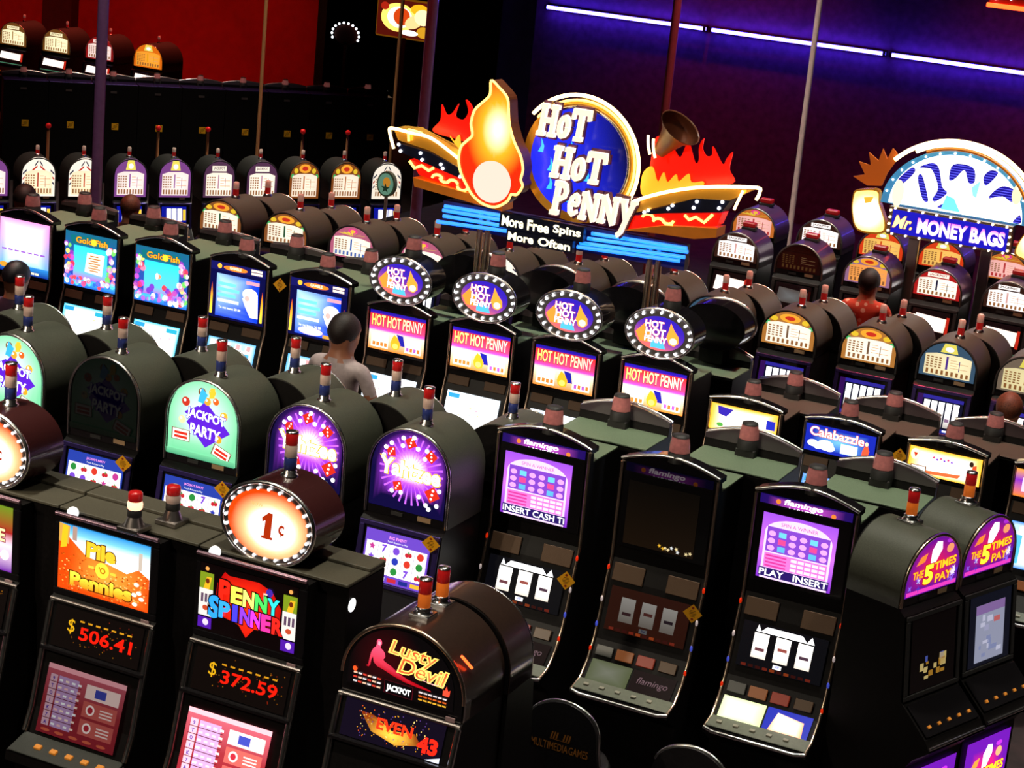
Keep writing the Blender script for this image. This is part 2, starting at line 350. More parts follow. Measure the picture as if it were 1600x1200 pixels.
# ------------------------------------------------------------------ candles (service lights on machine tops)
def candle(kind, parent, loc, lit=False):
    if kind == 'tall':
        b = part('candle', cached('ctb', lambda: MB().lathe([(.045, 0), (.045, .012), (.033, .018), (.036, .034), (.031, .036), (.031, .04)], 14).mesh('candle', CHROME)), parent, loc)
        for n, m, z0, z1 in (('blue_lens', BLUELENS, .04, .105), ('white_lens', WHITELENS, .106, .17), ('red_lens', REDLENS, .171, .235)):
            part(n, cached(('ct', n), lambda: MB().lathe([(.030, 0), (.033, .004), (.033, z1-z0-.004), (.030, z1-z0)], 14).mesh(n, m)), b, (0, 0, z0))
        part('cap', cached('ctc', lambda: MB().lathe([(.034, 0), (.034, .006), (.01, .009)], 14).mesh('cap', CHROME)), b, (0, 0, .235))
    elif kind == 'squat':
        b = part('candle', cached('csb', lambda: MB().lathe([(.072, 0), (.070, .055), (.06, .065)], 8).mesh('candle', RUBBER)), parent, loc)
        part('smoked_lens', cached('csl', lambda: MB().lathe([(.066, 0), (.063, .05), (.054, .09)], 8).mesh('smoked_lens', SMOKELENS)), b, (0, 0, .065))
        part('cap', cached('csc', lambda: MB().lathe([(.055, 0), (.05, .012), (.01, .014)], 8).mesh('cap', RUBBER)), b, (0, 0, .155))
    elif kind == 'orange':
        b = part('candle', cached('cob', lambda: MB().box(-.055, .055, -.055, .055, 0, .022, .004).lathe([(.05, .022), (.036, .035), (.042, .048), (.034, .055)], 14).mesh('candle', CHROME)), parent, loc)
        part('orange_lens', cached('col', lambda: MB().lathe([(.031, 0), (.033, .004), (.033, .066), (.031, .07)], 14).mesh('orange_lens', ORANGELENS)), b, (0, 0, .055))
        part('red_lens', cached('cor', lambda: MB().lathe([(.031, 0), (.033, .004), (.033, .066), (.03, .07)], 14).mesh('red_lens', REDLENS)), b, (0, 0, .126))
        part('cap', cached('coc', lambda: MB().lathe([(.034, 0), (.032, .008), (.01, .012)], 14).mesh('cap', CHROME)), b, (0, 0, .197))
    elif kind == 'cone':
        b = part('candle', cached('cjb', lambda: MB().box(-.065, .065, -.065, .065, 0, .025, .003).lathe([(.055, .025), (.036, .075)], 14).mesh('candle', STEEL)), parent, loc)
        part('black_ring', cached('cjr', lambda: MB().lathe([(.036, 0), (.038, .004), (.038, .036), (.036, .04)], 14).mesh('black_ring', RUBBER)), b, (0, 0, .075))
        part('white_lens', cached(('cjw', lit), lambda: MB().lathe([(.036, 0), (.040, .01), (.041, .03), (.036, .045)], 14).mesh('white_lens', LITLENS if lit else WHITELENS)), b, (0, 0, .115))
        part('red_lens', cached('cjt', lambda: MB().lathe([(.036, 0), (.039, .006), (.038, .042), (.03, .05), (.01, .052)], 14).mesh('red_lens', REDLENS)), b, (0, 0, .16))
    elif kind == 'dome':
        b = part('candle', cached('cdb', lambda: MB().box(-.075, .075, -.05, .05, 0, .03, .004).mesh('candle', RUBBER)), parent, loc)
        part('red_lens', cached('cdl', lambda: MB().box(-.07, .07, -.045, .045, 0, .05, .012).mesh('red_lens', mat('dull_red_lens', (.30, .008, .008), .3, emis=(1, .01, .01), es=.10))), b, (0, 0, .03))
    elif kind == 'small':
        b = part('candle', cached('cmb', lambda: MB().lathe([(.045, 0), (.04, .02), (.028, .03)], 10).mesh('candle', CHROME)), parent, loc)
        part('red_lens', cached('cml', lambda: MB().lathe([(.03, 0), (.03, .06)], 10).mesh('red_lens', REDLENS)), b, (0, 0, .03))
        part('white_lens', cached('cmw', lambda: MB().lathe([(.03, 0), (.03, .06), (.02, .07)], 10).mesh('white_lens', WHITELENS)), b, (0, 0, .09))
    return b

# ------------------------------------------------------------------ printed art
def sticker_mesh():
    c = Cv(.0005); s = .060
    c.poly([(-s, 0), (0, -s), (s, 0), (0, s)], C('#ffb41c'))
    for k in range(5): c.rect(-.024+abs(k-2)*.004, -.02+k*.009, .024-abs(k-2)*.004, -.0165+k*.009, C('#6a3a08'), k > 0)
    c.ell(0, .035, .008, None, C('#a03010')); c.ell(0, -.035, .008, None, C('#a03010'), keep=True)
    return c.mesh('warning_sticker', False)
def sticker(parent, loc, rot=(0, 0, 0)): return part('warning_sticker', cached('sticker', sticker_mesh), parent, loc, rot, 'yellow diamond warning sticker')
def plate(parent, x, y, z, w, h, m, name='label_plate', rx=0.0):
    return part(name, box_mesh(name, (-w/2, w/2, -.003, .003, -h/2, h/2), m), parent, (x, y, z), (rx, 0, 0))

def art_jackpot(w, hs, top, dark=False):
    c = Cv(); g = .004 if dark else 1.1; P = arch(w, hs, top)
    e, m_ = C('#7ad8a0', g*.9), C('#e8fff4', g*1.15)
    c.fan(P, (w/2, top*.5), lambda x, y: mixc(m_, e, min(1, math.hypot(x-w/2, (y-top*.5))/(w*.52))), 6)
    pp = C('#5a1ec8', g)
    c.poly([(w*.26, top*.43), (w*.52, top*.74), (w*.90, top*.40), (w*.55, top*.16)], pp)
    c.poly([(w*.22, top*.55), (w*.42, top*.66), (w*.80, top*.50), (w*.62, top*.30)], pp, True)
    for x, y, r, h in ((.24, .68, .06, '#c03020'), (.47, .84, .055, '#7a4a20'), (.80, .60, .055, '#f0b030'), (.74, .30, .05, '#f0a020'), (.2, .45, .05, '#f4d8a0'), (.62, .86, .05, '#f0b030'), (.68, .76, .045, '#e06020'), (.56, .74, .05, '#f0a030')):
        c.ell(w*x, top*y, w*r, None, C(h, g), 14); c.ell(w*(x-.015), top*(y+.015), w*r*.35, None, W if not dark else C('#888', g), 8)
    c.poly([(w*.42, top*.72), (w*.47, top*.90), (w*.56, top*.82), (w*.50, top*.70)], C('#3ab0e8', g))
    c.poly([(w*.60, top*.92), (w*.66, top*.92), (w*.66, top*.80), (w*.58, top*.78)], C('#f4c030', g))
    c.otext('JACKPOT', w*.55, top*.535, h=top*.145, w=w*.56, col=C('#ffffff', g*1.3), edge=pp, bold=.03, ob=.09, rot=-.08)
    c.otext('PARTY', w*.55, top*.355, h=top*.135, w=w*.44, col=C('#ffffff', g*1.3), edge=pp, bold=.03, ob=.09, rot=-.08)
    for x, y, r in ((.20, .26, .0), (.80, .14, -.35)):
        wv, hv = w*.12, top*.065; ca, sa = math.cos(r), math.sin(r); q = lambda a, b: (w*x+a*ca-b*sa, top*y+a*sa+b*ca)
        for k, (sx, col) in enumerate(((1.12, '#704020'), (1.0, '#fff4e8'))): c.poly([q(-wv*sx, -hv*sx), q(wv*sx, -hv*sx), q(wv*sx, hv*sx), q(-wv*sx, hv*sx)], C(col, g))
        c.up()
        for j in (0, 1): c.poly([q(-wv*.8, -hv*.7+j*hv*.75), q(wv*.8, -hv*.7+j*hv*.75), q(wv*.8, -hv*.2+j*hv*.75), q(-wv*.8, -hv*.2+j*hv*.75)], C('#d02818', g), True)
    c.vgrad(w*.0, 0, w, top*.07, [(0, C('#58b888', g*.7)), (1, C('#7ad8a0', g*.8))])
    return c.mesh('arch_glass')
def art_dice(w, hs, top):
    c = Cv(); P = arch(w, hs, top); cx, cy = w*.53, top*.50
    s0, s1, s2 = C('#ffffff', 2.2), C('#b040f0', 1.3), C('#0c0638', 1.0)
    def fn(x, y):
        d = math.hypot(x-cx, y-cy)/(w*.5)
        return mixc(s0, s1, min(1, d/.45)) if d < .45 else mixc(s1, s2, min(1, (d-.45)/.5))
    c.fan(P, (cx, cy), fn, 10); c.up()
    for k in range(30):
        a = 2*math.pi*k/30; c.poly([(cx+.1*w*math.cos(a), cy+.1*w*math.sin(a)), (cx+.42*w*math.cos(a-.03), cy+.42*w*math.sin(a-.03)), (cx+.42*w*math.cos(a+.03), cy+.42*w*math.sin(a+.03))], C('#c060ff', 1.2), True)
    for x, y, r, rr in ((.25, .68, .055, .2), (.50, .83, .06, .5), (.78, .72, .06, .9), (.37, .29, .055, .3), (.83, .28, .075, .6)):
        cc, ss = math.cos(rr), math.sin(rr); X, Y, q = w*x, top*y, w*r
        c.poly([(X+q*(a*cc-b*ss), Y+q*(a*ss+b*cc)) for a, b in ((-1, -1), (1, -1), (1, 1), (-1, 1))], C('#d02a18', 1.1)); c.up()
        for a, b in ((-.5, -.5), (.5, .5), (0, 0)): c.ell(X+q*(a*cc-b*ss), Y+q*(a*ss+b*cc), q*.22, None, C('#fff', 1.3), 8, True)
    c.up()
    for x, y in ((.18, .72), (.25, .78), (.40, .87), (.54, .90), (.40, .78), (.60, .78), (.70, .68), (.72, .78), (.30, .22), (.42, .22), (.66, .22), (.76, .14), (.90, .16), (.80, .10), (.92, .34), (.16, .62)):
        c.ell(w*x, top*y, w*.028, None, C('#fff', 1.8), 10, True)
    c.otext('Yahtzee', w*.52, top*.50, h=top*.20, w=w*.80, col=C('#fff6e0', 2.4), edge=C('#e8b030', 1.3), bold=.03, ob=.075, rot=-.03)
    return c.mesh('arch_glass')
FRUIT = ('#c02818', '#2838b0', '#7a48d0', '#d83828', '#e8902a', '#2a8a3a', '#c03890')
def art_reelgrid(w, h, seed=1, theme=0, nx=5, ny=3):
    c = Cv(); rnd = random.Random(seed)
    c.rect(0, 0, w, h, C('#2840a8', .9) if theme == 0 else C('#7048c8', .9))
    c.text('JACKPOT PARTY' if theme == 0 else 'BIG EVENT', w*.5, h*.90, h=h*.06, col=C('#ff9ae8'), bold=.02)
    c.text('Touch Buttons to Play', w*.5, h*.82, h=h*.045, col=C('#ffffff'))
    c.rect(w*.03, h*.16, w*.97, h*.77, C('#fff6f0', 1.05)); c.up()
    for i in range(1, nx): c.rect(w*(.03+.94*i/nx)-.001, h*.16, w*(.03+.94*i/nx)+.001, h*.77, C('#5060a0'), True)
    c.up()
    for i in range(nx):
        for j in range(ny):
            x, y, r = w*(.03+.94*(i+.5)/nx), h*(.16+.61*(j+.5)/ny), min(w*.06, h*.075); k = rnd.randrange(6); col = C(rnd.choice(FRUIT), .95)
            if k < 3: c.ell(x, y, r, None, col, 12, True)
            elif k == 3: c.text('7', x, y, h=r*2.1, col=C('#7a48d0'), bold=.05, keep=True)
            elif k == 4: c.ell(x-r*.4, y-r*.3, r*.6, None, C('#c02030'), 10, True); c.ell(x+r*.5, y-r*.2, r*.6, None, C('#c02030'), 10, True); c.poly([(x, y+r), (x+r*.5, y), (x-r*.2, y)], C('#2a8a3a'), True)
            else: c.star(x, y, r, r*.5, 5, col, keep=True)
    c.up()
    for i in range(5): c.rect(w*(.06+i*.18), h*.04, w*(.20+i*.18), h*.12, C(('#1a2a80', '#e8e8ff', '#c02838', '#1a2a80', '#e8b030')[i]), True)
    return c.mesh('game_screen')
def art_pay_arch(w, hs, top, head, body, accent, style=0, g=1.0):
    """backlit paytable: coloured crown over a cream table of figures"""
    g *= .74; c = Cv(); P = arch(w, hs, top)
    h1, h2 = C(head, g), C(accent, g)
    c.fan(P, (w/2, top*.55), lambda x, y: mixc(h1, h2, .35 if style else 0), 4)
    if style == 0: c.rect(w*.26, top*.70, w*.72, top*.84, C(body, g)); c.text('JACKPOT', w*.49, top*.77, h=top*.09, w=w*.38, col=C(head, g*.8), bold=.02)
    if style == 1:   # striped zigzag crown
        c.fan(P, (w/2, top*.5), lambda x, y: C('#fff2e0', g), 3); c.up()
        for k in range(5):
            y0 = top*(.92-.13*k); e = w*(.12+.09*k); col = C(('#10183a', '#c02818')[k % 2], g)
            for sx in (-1, 1):
                a = [(w/2+sx*e*.2, y0), (w/2+sx*min(e, w*.46), y0-top*.12), (w/2+sx*min(e, w*.46), y0-top*.17), (w/2+sx*e*.2, y0-top*.05)]
                if k > 1: a = [(w/2+sx*w*.36, y0+top*.03), (w/2+sx*w*.48, y0-top*.07), (w/2+sx*w*.48, y0-top*.12), (w/2+sx*w*.36, y0-top*.02)]
                c.poly(a, col, True)
        c.rect(w*.16, top*.05, w*.84, top*.62, C('#ffe0b0', g))
    elif style == 2:
        c.ell(w/2, top*.80, w*.2, top*.12, C('#f0a030', g*1.1)); c.ell(w/2, top*.80, w*.1, top*.06, C('#c83020', g))
        for sx in (-1, 1):
            c.ell(w*(.5+sx*.3), top*.74, w*.07, top*.07, C('#e8c030', g), keep=(sx > 0)); c.ell(w*(.5+sx*.41), top*.6, w*.05, top*.06, C('#40b060', g), keep=True)
    elif style == 3:
        c.ell(w/2, top*.84, w*.11, top*.09, C('#e83890', g)); c.ell(w/2, top*.84, w*.06, top*.05, C('#f8c040', g))
        for k in range(7): c.poly([(w/2, top*.70), (w*(.16+.1*k), top*(.74+.02*(3-abs(3-k)))), (w*(.21+.1*k), top*(.76+.03*(3-abs(3-k))))], C('#f0d040', g), k > 0)
    elif style == 4:
        c.poly([(w*.40, top*.95), (w*.60, top*.95), (w*.66, top*.70), (w*.34, top*.70)], C('#f0e060', g)); c.ell(w/2, top*.80, w*.08, top*.07, C('#fff', g))
    b0, b1 = C(body, g*1.25), C(body, g*.95)
    c.fan([(w*.08, top*.05), (w*.92, top*.05), (w*.92, top*.60), (w*.72, top*.66), (w*.28, top*.66), (w*.08, top*.60)], (w*.62, top*.36), lambda x, y: mixc(b0, b1, min(1, math.hypot(x-w*.62, y-top*.36)/(w*.5))), 3)
    c.up(); dk = C('#a06838', g*.8)
    for i in range(4):
        for j in range(5): c.rect(w*(.11+.075*i), top*(.25+.066*j), w*(.155+.075*i), top*(.285+.066*j), dk, True)
    for i in range(9): c.rect(w*(.12+.09*i), top*.08, w*(.165+.09*i), top*.20, C(accent, g*.8) if style == 3 else dk, True)
    c.rect(w*.46, top*.24, w*.50, top*.60, C(accent, g*.8), True); c.rect(w*.70, top*.24, w*.715, top*.52, C(accent, g*.7), True)
    for j in range(4): c.rect(w*.54, top*(.30+.07*j), w*(.66 if j % 2 else .86), top*(.315+.07*j), C('#d8a070', g), True)
    return c.mesh('arch_glass')
def art_bars(w, h, seed=0, n=5, g=1.7):
    """white reel strips behind glass on a dark face"""
    c = Cv(); rnd = random.Random(seed); c.rect(0, 0, w, h, C('#0a0c28', .8))
    c.rect(0, 0, w, h*.10, C('#2030a0', .7)); c.rect(0, h*.9, w, h, C('#3028a0', .7), True); c.rect(0, 0, w*.12, h, C('#3a1060', .6)); c.up()
    for i in range(n):
        x0 = w*(.16+.80*i/n); x1 = x0+w*.80/n*.78
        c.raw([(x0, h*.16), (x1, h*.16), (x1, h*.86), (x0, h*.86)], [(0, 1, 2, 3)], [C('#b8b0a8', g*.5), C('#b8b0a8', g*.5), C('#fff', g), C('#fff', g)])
    c.up()
    for i in range(n):
        x0 = w*(.16+.80*i/n); x1 = x0+w*.80/n*.78; y = h*rnd.uniform(.22, .38)
        c.rect(x0+w*.015, y, x1-w*.015, y+h*.09, C(rnd.choice(('#806080', '#604038', '#a05040'))), True); c.rect(x0+w*.01, h*.04, x1-w*.03, h*.09, C('#fff', 1.2), True)
    return c.mesh('reel_window')
def art_light(w, h, col='#eaf6ff', edge='#38b8e8', g=1.5, seed=0, cols=0):
    """over-bright game screen"""
    c = Cv(); rnd = random.Random(seed); a, b = C(col, g), C(edge, g*.8)
    c.fan([(0, 0), (w, 0), (w, h), (0, h)], (w*.55, h*.5), lambda x, y: mixc(a, b, max(0, min(1, (max(abs(x-w*.55)/(w*.55), abs(y-h*.5)/(h*.5))-.72)/.28))), 6)
    c.up(); 
    if cols == 0:
        c.rect(w*.03, h*.84, w*.24, h*.95, C('#30a8e8'), True); c.rect(w*.72, h*.82, w*.95, h*.93, C(edge), True)
        for i in range(12): c.ell(w*rnd.uniform(.15, .9), h*rnd.uniform(.15, .75), w*.02, h*.02, C(rnd.choice(('#f0c8d8', '#e8e0a0', '#f8a8b8', '#c0e8d0')), 1.2), 8, True)
    else:
        for i in range(cols): c.rect(w*(.06+.9*i/cols), h*.1, w*(.06+.9*(i+.62)/cols), h*.72, C(('#58c0f0', '#e8f8ff')[i % 2]), True)
        for i in range(8): c.rect(w*(.05+.11*i), h*.80, w*(.13+.11*i), h*.93, C(rnd.choice(('#fff', '#b0e0ff', '#f0a0a0')), 1.2), True)
    return c.mesh('game_screen')
def art_purple(w, h, msg):
    c = Cv(); c.vgrad(0, 0, w, h, [(0, C('#8a30d8', .8)), (.5, C('#d070f0')), (1, C('#a050e0'))])
    c.poly(arch(w*.90, h*.72, h*.95, 14, w/2), C('#f0c8f8', 1.15)); c.rect(w*.08, h*.42, w*.92, h*.80, C('#8a48d0', .9))
    c.text('SPIN A WINNER', w*.5, h*.86, h=h*.055, col=C('#c03890')); c.up()
    for i in range(6):
        for j in range(3):
            x, y = w*(.15+.14*i), h*(.48+.11*j)
            if i in (1, 4): c.rect(x-w*.05, y-h*.04, x+w*.05, y+h*.04, C(('#60b8f0', '#f04890', '#70d0f0')[j]), True)
            else: c.ell(x, y, w*.05, h*.042, C('#f0a0e8', 1.1), 10, True)
    c.rect(w*.08, h*.17, w*.92, h*.40, C('#f078d0')); c.up()
    for i in range(5):
        for j in range(3): c.rect(w*(.44+.095*i), h*(.19+.07*j), w*(.52+.095*i), h*(.235+.07*j), C('#ffd0f0', 1.15), True)
    for j in range(4): c.rect(w*.10, h*(.19+.052*j), w*.38, h*(.215+.052*j), C('#d83898'), True)
    c.rect(w*.03, h*.03, w*.97, h*.165, C('#34207a', .6)); c.text(msg, w*.5, h*.097, h=h*.10, w=w*.92, col=C('#ffffff', 1.2), bold=.02)
    return c.mesh('top_screen')
def art_dark_screen(w, h):
    c = Cv(); c.vgrad(0, 0, w, h, [(0, C('#2a1c10', .30)), (1, C('#1a140e', .18))]); c.up()
    rnd = random.Random(5)
    for i in range(9):  # warm reflections on the unlit glass, drawn as glowing stars
        x = w*(.52+.05*i*rnd.uniform(.8, 1.1)); y = h*rnd.uniform(.04, .10); c.star(x, y, w*.03, w*.012, 5, C(rnd.choice(('#e8b030', '#f0d8a0', '#c04838', '#e0e0e0')), .8), rnd.random(), True)
    return c.mesh('top_screen')
def art_header(w, h, on=True, dim=.05):
    c = Cv(); g = 1.0 if on else dim
    a, b = C('#d050d0', g), C('#1c0a58', g)
    c.fan([(0, 0), (w, 0), (w, h), (0, h)], (w*.5, h*.5), lambda x, y: mixc(a, b, min(1, abs(x-w*.5)/(w*.42))), 6)
    c.rect(w*.2, h*.02, w*.8, h*.2, C('#48a0e0', g))
    c.text('flamingo', w*.47, h*.62, h=h*.58, w=w*.42, col=C('#ffe8f4', g*1.6), bold=.03, shear=.25)
    c.text('LAS VEGAS', w*.5, h*.22, h=h*.22, w=w*.36, col=C('#fff', g*1.3), bold=.02)
    c.ell(w*.2, h*.6, h*.2, None, C('#f08030', g), 10); c.ell(w*.8, h*.4, h*.2, None, C('#f08030', g), 10, True)
    return c.mesh('header_panel')
def art_reels3(w, h, on=True):
    c = Cv(); g = 1.9 if on else .16; c.rect(0, 0, w, h, C('#0a0a10' if on else '#3a1408', .6 if on else .35)); c.up()
    if on:
        c.poly([(w*.16, h*.82), (w*.18, h*.97), (w*.22, h*.83), (w*.28, h*.95), (w*.70, h*.95), (w*.76, h*.83), (w*.81, h*.97), (w*.85, h*.82)], C('#fff', g), True)
    for i in range(3):
        x0 = w*(.15+.26*i); x1 = x0+w*.175
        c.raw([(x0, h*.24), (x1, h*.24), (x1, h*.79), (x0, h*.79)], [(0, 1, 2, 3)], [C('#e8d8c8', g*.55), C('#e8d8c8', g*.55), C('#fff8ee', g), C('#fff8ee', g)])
    c.up()
    for i in range(3):
        x = w*(.24+.26*i); c.rect(x-w*.055, h*(.40+.05*((i*2) % 3)), x+w*.055, h*(.47+.05*((i*2) % 3)), C(('#704048', '#a05048', '#503848')[i], .8 if on else .1), True)
    c.rect(w*.43, h*.10, w*.53, h*.19, C('#fff', 1.1 if on else .05)); c.text('25¢', w*.48, h*.15, h=h*.06, col=C('#2040c0', 1 if on else .05), bold=.03)
    c.up(); rnd = random.Random(3)
    for i in range(10): c.rect(w*(.06+.085*i), h*.02, w*(.12+.085*i), h*.08, C(rnd.choice(('#802818', '#a04018', '#40100c')), .45), True)
    return c.mesh('reel_window')
def art_led(w, h, s, bandg=.5):
    c = Cv(); c.rect(0, 0, w, h, C('#120806', .5)); rnd = random.Random(len(s)*7+ord(s[1]))
    c.up()
    for i in range(46): c.rect(w*rnd.uniform(.2, .95), h*rnd.uniform(.08, .9), w*rnd.uniform(.2, .95)*0+w*.0, 0, K_, True) if False else c.ell(w*rnd.uniform(.22, .95), h*rnd.uniform(.1, .92), .0035, None, C(rnd.choice(('#c07810', '#804808', '#a02808')), bandg), 6, True)
    c.text(s[0], w*.20, h*.56, h=h*.36, col=C('#ffc018', .7), bold=.0)
    c.text(s[1:], w*.60, h*.46, h=h*.32, w=w*.60, col=C('#ff1c08', .85), bold=.02); c.up()
    for i in range(7): c.rect(w*(.29+.09*i), h*.72, w*(.34+.09*i), h*.76, C('#ffb020', .6), True)
    return c.mesh('jackpot_display')
def art_paytable_red(w, h, g=1.0, seed=1):
    c = Cv(); c.vgrad(0, 0, w, h, [(0, C('#b02838', g*.75)), (.5, C('#a83038', g*.9)), (1, C('#d06070', g))])
    c.rect(0, h*.93, w, h, C('#ffb0b8', g*1.1)); c.rect(w*.05, h*.12, w*.14, h*.86, C('#e8b8c8', g)); c.rect(w*.16, h*.12, w*.42, h*.86, C('#c8a0d0', g)); c.up()
    rnd = random.Random(seed)
    for i in range(1, 7): c.rect(w*.04, h*(.12+.74*i/7)-.002, w*.46, h*(.12+.74*i/7)+.002, C('#802030', g*.7), True)
    c.up()
    for i in range(7):
        for j in range(4): c.rect(w*(.17+.08*j), h*(.15+.106*i), w*(.215+.08*j), h*(.18+.106*i), C(rnd.choice(('#fff', '#ffe0d0', '#f8c0c0')), g*1.1), True)
        c.text('A7KJQT9'[i], w*.095, h*(.165+.106*i), h=h*.055, col=C('#5030a0', g), bold=.03, keep=True)
    c.rect(w*.52, h*.66, w*.95, h*.86, C('#f8d8d0', g*1.1)); c.rect(w*.52, h*.40, w*.95, h*.62, C('#d06058', g)); c.rect(w*.52, h*.14, w*.95, h*.36, C('#d06058', g), True)
    c.ell(w*.62, h*.51, w*.055, None, C('#ffe8e0', g*1.2)); c.ell(w*.62, h*.25, w*.055, None, C('#ffe8e0', g*1.2), keep=True)
    c.ell(w*.62, h*.51, w*.035, None, C('#c02838', g)); c.ell(w*.62, h*.25, w*.035, None, C('#c02838', g), keep=True)
    for j in range(3):
        c.rect(w*.74, h*(.45+.045*j), w*.90, h*(.47+.045*j), C('#ffe0d8', g), True); c.rect(w*.74, h*(.19+.045*j), w*.90, h*(.21+.045*j), C('#ffe0d8', g), True)
    c.rect(w*.64, h*.70, w*.78, h*.82, C('#4048b0', g), True)
    for i in range(5): c.ell(w*(.12+.18*i), h*.06, w*.06, h*.022, C('#e06848', g), 12, i > 0)
    return c.mesh('paytable_screen')
def art_pile(w, h):
    c = Cv(); rnd = random.Random(2)
    c.vgrad(0, h*.35, w, h, [(0, C('#ffffff', 1.4)), (.55, C('#ffffff', 1.3)), (.8, C('#78c8f0', 1.1)), (1, C('#2890d8'))])
    a, b = C('#f0a038', 1.1), C('#e04808', 1.0)
    c.fan([(0, 0), (w, 0), (w, h*.50), (w*.88, h*.60), (w*.80, h*.48), (w*.55, h*.56), (w*.35, h*.58), (w*.18, h*.60), (w*.10, h*.82), (0, h*.84)], (w*.55, h*.32), lambda x, y: mixc(a, b, min(1, math.hypot((x-w*.55), (y-h*.32)*1.2)/(w*.5))), 6)
    c.up()
    for i in range(240):
        x = w*rnd.uniform(.02, .98); y = h*rnd.uniform(.02, .56)
        if y > h*.45 and .3 < x/w < .8: continue
        c.ell(x, y, .006, .004, C(rnd.choice(('#f8b048', '#d86010', '#f0d080', '#b84008')), 1.0), 6, True)
    c.poly([(0, h*.72), (w*.11, h*.70), (w*.12, h*.98), (0, h)], C('#d8a048')); c.poly([(w*.02, h*.62), (w*.09, h*.66), (w*.10, h*.97), (w*.04, h*.98)], C('#f0c020'))
    c.rect(w*.15, h*.78, w*.20, h*.99, C('#b09080')); c.rect(w*.88, h*.60, w*.92, h*.86, C('#c8b8a8'))
    e = C('#5a2404', .6)
    c.otext('Pile', w*.47, h*.70, h=h*.24, w=w*.32, col=C('#f8b828', 1.2), edge=e, bold=.05, ob=.10)
    c.ell(w*.49, h*.44, w*.075, None, C('#f8d838', 1.3)); c.text("'O", w*.49, h*.44, h=h*.10, col=C('#c07010'), bold=.05)
    c.rect(w*.34, h*.43, w*.40, h*.47, C('#f8d040')); c.rect(w*.58, h*.41, w*.64, h*.45, C('#f8d040'), True)
    c.otext('Pennies', w*.48, h*.20, h=h*.22, w=w*.68, col=lambda x, y: mixc(C('#ffe040', 1.3), C('#f09018', 1.1), min(1, max(0, (h*.30-y)/(h*.2)))), edge=e, bold=.05, ob=.10)
    c.up()
    for x, y in ((.87, .38), (.90, .26), (.85, .22), (.93, .18), (.86, .08)): c.ell(w*x, h*y, w*.03, w*.02, C('#fff0d0', 1.2), 8, True)
    return c.mesh('top_screen')
def art_spinner(w, h):
    c = Cv(); c.rect(0, 0, w, h, C('#100405', .5))
    a, b = C('#ff3010', 1.2), C('#c00808', .9)
    c.fan([(w*.16, h*.30), (w*.30, h*.26), (w*.42, h*.22), (w*.50, h*.06), (w*.58, h*.22), (w*.82, h*.24), (w*.84, h*.62), (w*.74, h*.84), (w*.60, h*.92), (w*.30, h*.90), (w*.25, h*.94), (w*.18, h*.75)], (w*.5, h*.5), lambda x, y: mixc(a, b, min(1, math.hypot(x-w*.5, y-h*.5)/(w*.35))), 5)
    for x0 in (.0, .86):
        c.rect(w*x0, h*.62, w*(x0+.14), h*.86, C('#88a020', .8)); c.ell(w*(x0+.07), h*.92, w*.02, h*.03, C('#f0a050')); c.poly([(w*(x0+.04), h*.62), (w*(x0+.10), h*.62), (w*(x0+.12), h*.80), (w*(x0+.07), h*.80)], C('#f0b020'))
        c.ell(w*(x0+.08), h*.74, w*.02, h*.04, C('#6a2a10')); c.rect(w*x0, h*.22, w*(x0+.14), h*.62, C('#e8e0d8', 1.0)); c.up()
        for i in range(3): c.rect(w*(x0+.02+.04*i), h*.42, w*(x0+.045+.04*i), h*.55, C('#584058'), True)
        c.ell(w*(x0+.07), h*.34, w*.03, h*.04, C('#c04828'), keep=True); c.rect(w*x0, h*.04, w*(x0+.14), h*.20, C('#5018a0')); c.ell(w*(x0+.08), h*.13, w*.03, h*.05, C('#e0d0f0'))
    c.ell(w*.72, h*.82, w*.035, h*.06, C('#4028a0')); c.rect(w*.66, h*.66, w*.70, h*.80, C('#f0c8b0'))
    ed = C('#100404', .5); cols = ('#e02010', '#f8e850', '#f8f070', '#48d058', '#30d0d8')
    for i, ch in enumerate('PENNY'):
        c.otext(ch, w*(.27+.125*i), h*(.66-.008*i), h=h*(.34 if i == 0 else .25), w=w*(.13 if i == 0 else .125), col=C(cols[i], 1.25), edge=ed, bold=.05, ob=.10)
    cols = ('#2890e8', '#3098e8', '#4038e8', '#8838f0', '#e038e0', '#e83090', '#d02018')
    for i, ch in enumerate('SPINNER'):
        c.otext(ch, w*(.17+.11*i), h*(.40-.004*i), h=h*(.34 if i == 0 else .25), w=w*(.055 if ch == 'I' else .115), col=C(cols[i], 1.3), edge=ed, bold=.05, ob=.10)
    return c.mesh('top_screen')
def art_leftgame(w, h):
    c = Cv(); c.vgrad(0, 0, w, h, [(0, C('#7020a0')), (.4, C('#f0d0e0', 1.2)), (.6, C('#a82020')), (1, C('#6a8a20'))])
    c.otext('FORTUNE', w*.55, h*.55, h=h*.2, col=C('#f8e0a0', 1.2), edge=C('#801010'), bold=.03, ob=.08)
    for i in range(4): c.ell(w*(.62+.1*i), h*(.2+.05*(i % 2)), w*.05, None, C(('#fff', '#e83040', '#f8c030', '#fff')[i], 1.1))
    return c.mesh('top_screen')
FIG = [(.165, .335), (.185, .36), (.195, .47), (.205, .56), (.225, .63), (.245, .66), (.252, .70), (.250, .75), (.265, .785), (.290, .78), (.300, .74), (.293, .69), (.287, .66), (.315, .63), (.335, .59), (.340, .54), (.322, .49), (.345, .465),
       (.40, .43), (.47, .36), (.56, .305), (.66, .27), (.78, .235), (.79, .215), (.66, .225), (.54, .245), (.43, .29), (.34, .34), (.27, .37), (.235, .42), (.225, .50), (.212, .45), (.205, .36), (.19, .325)]
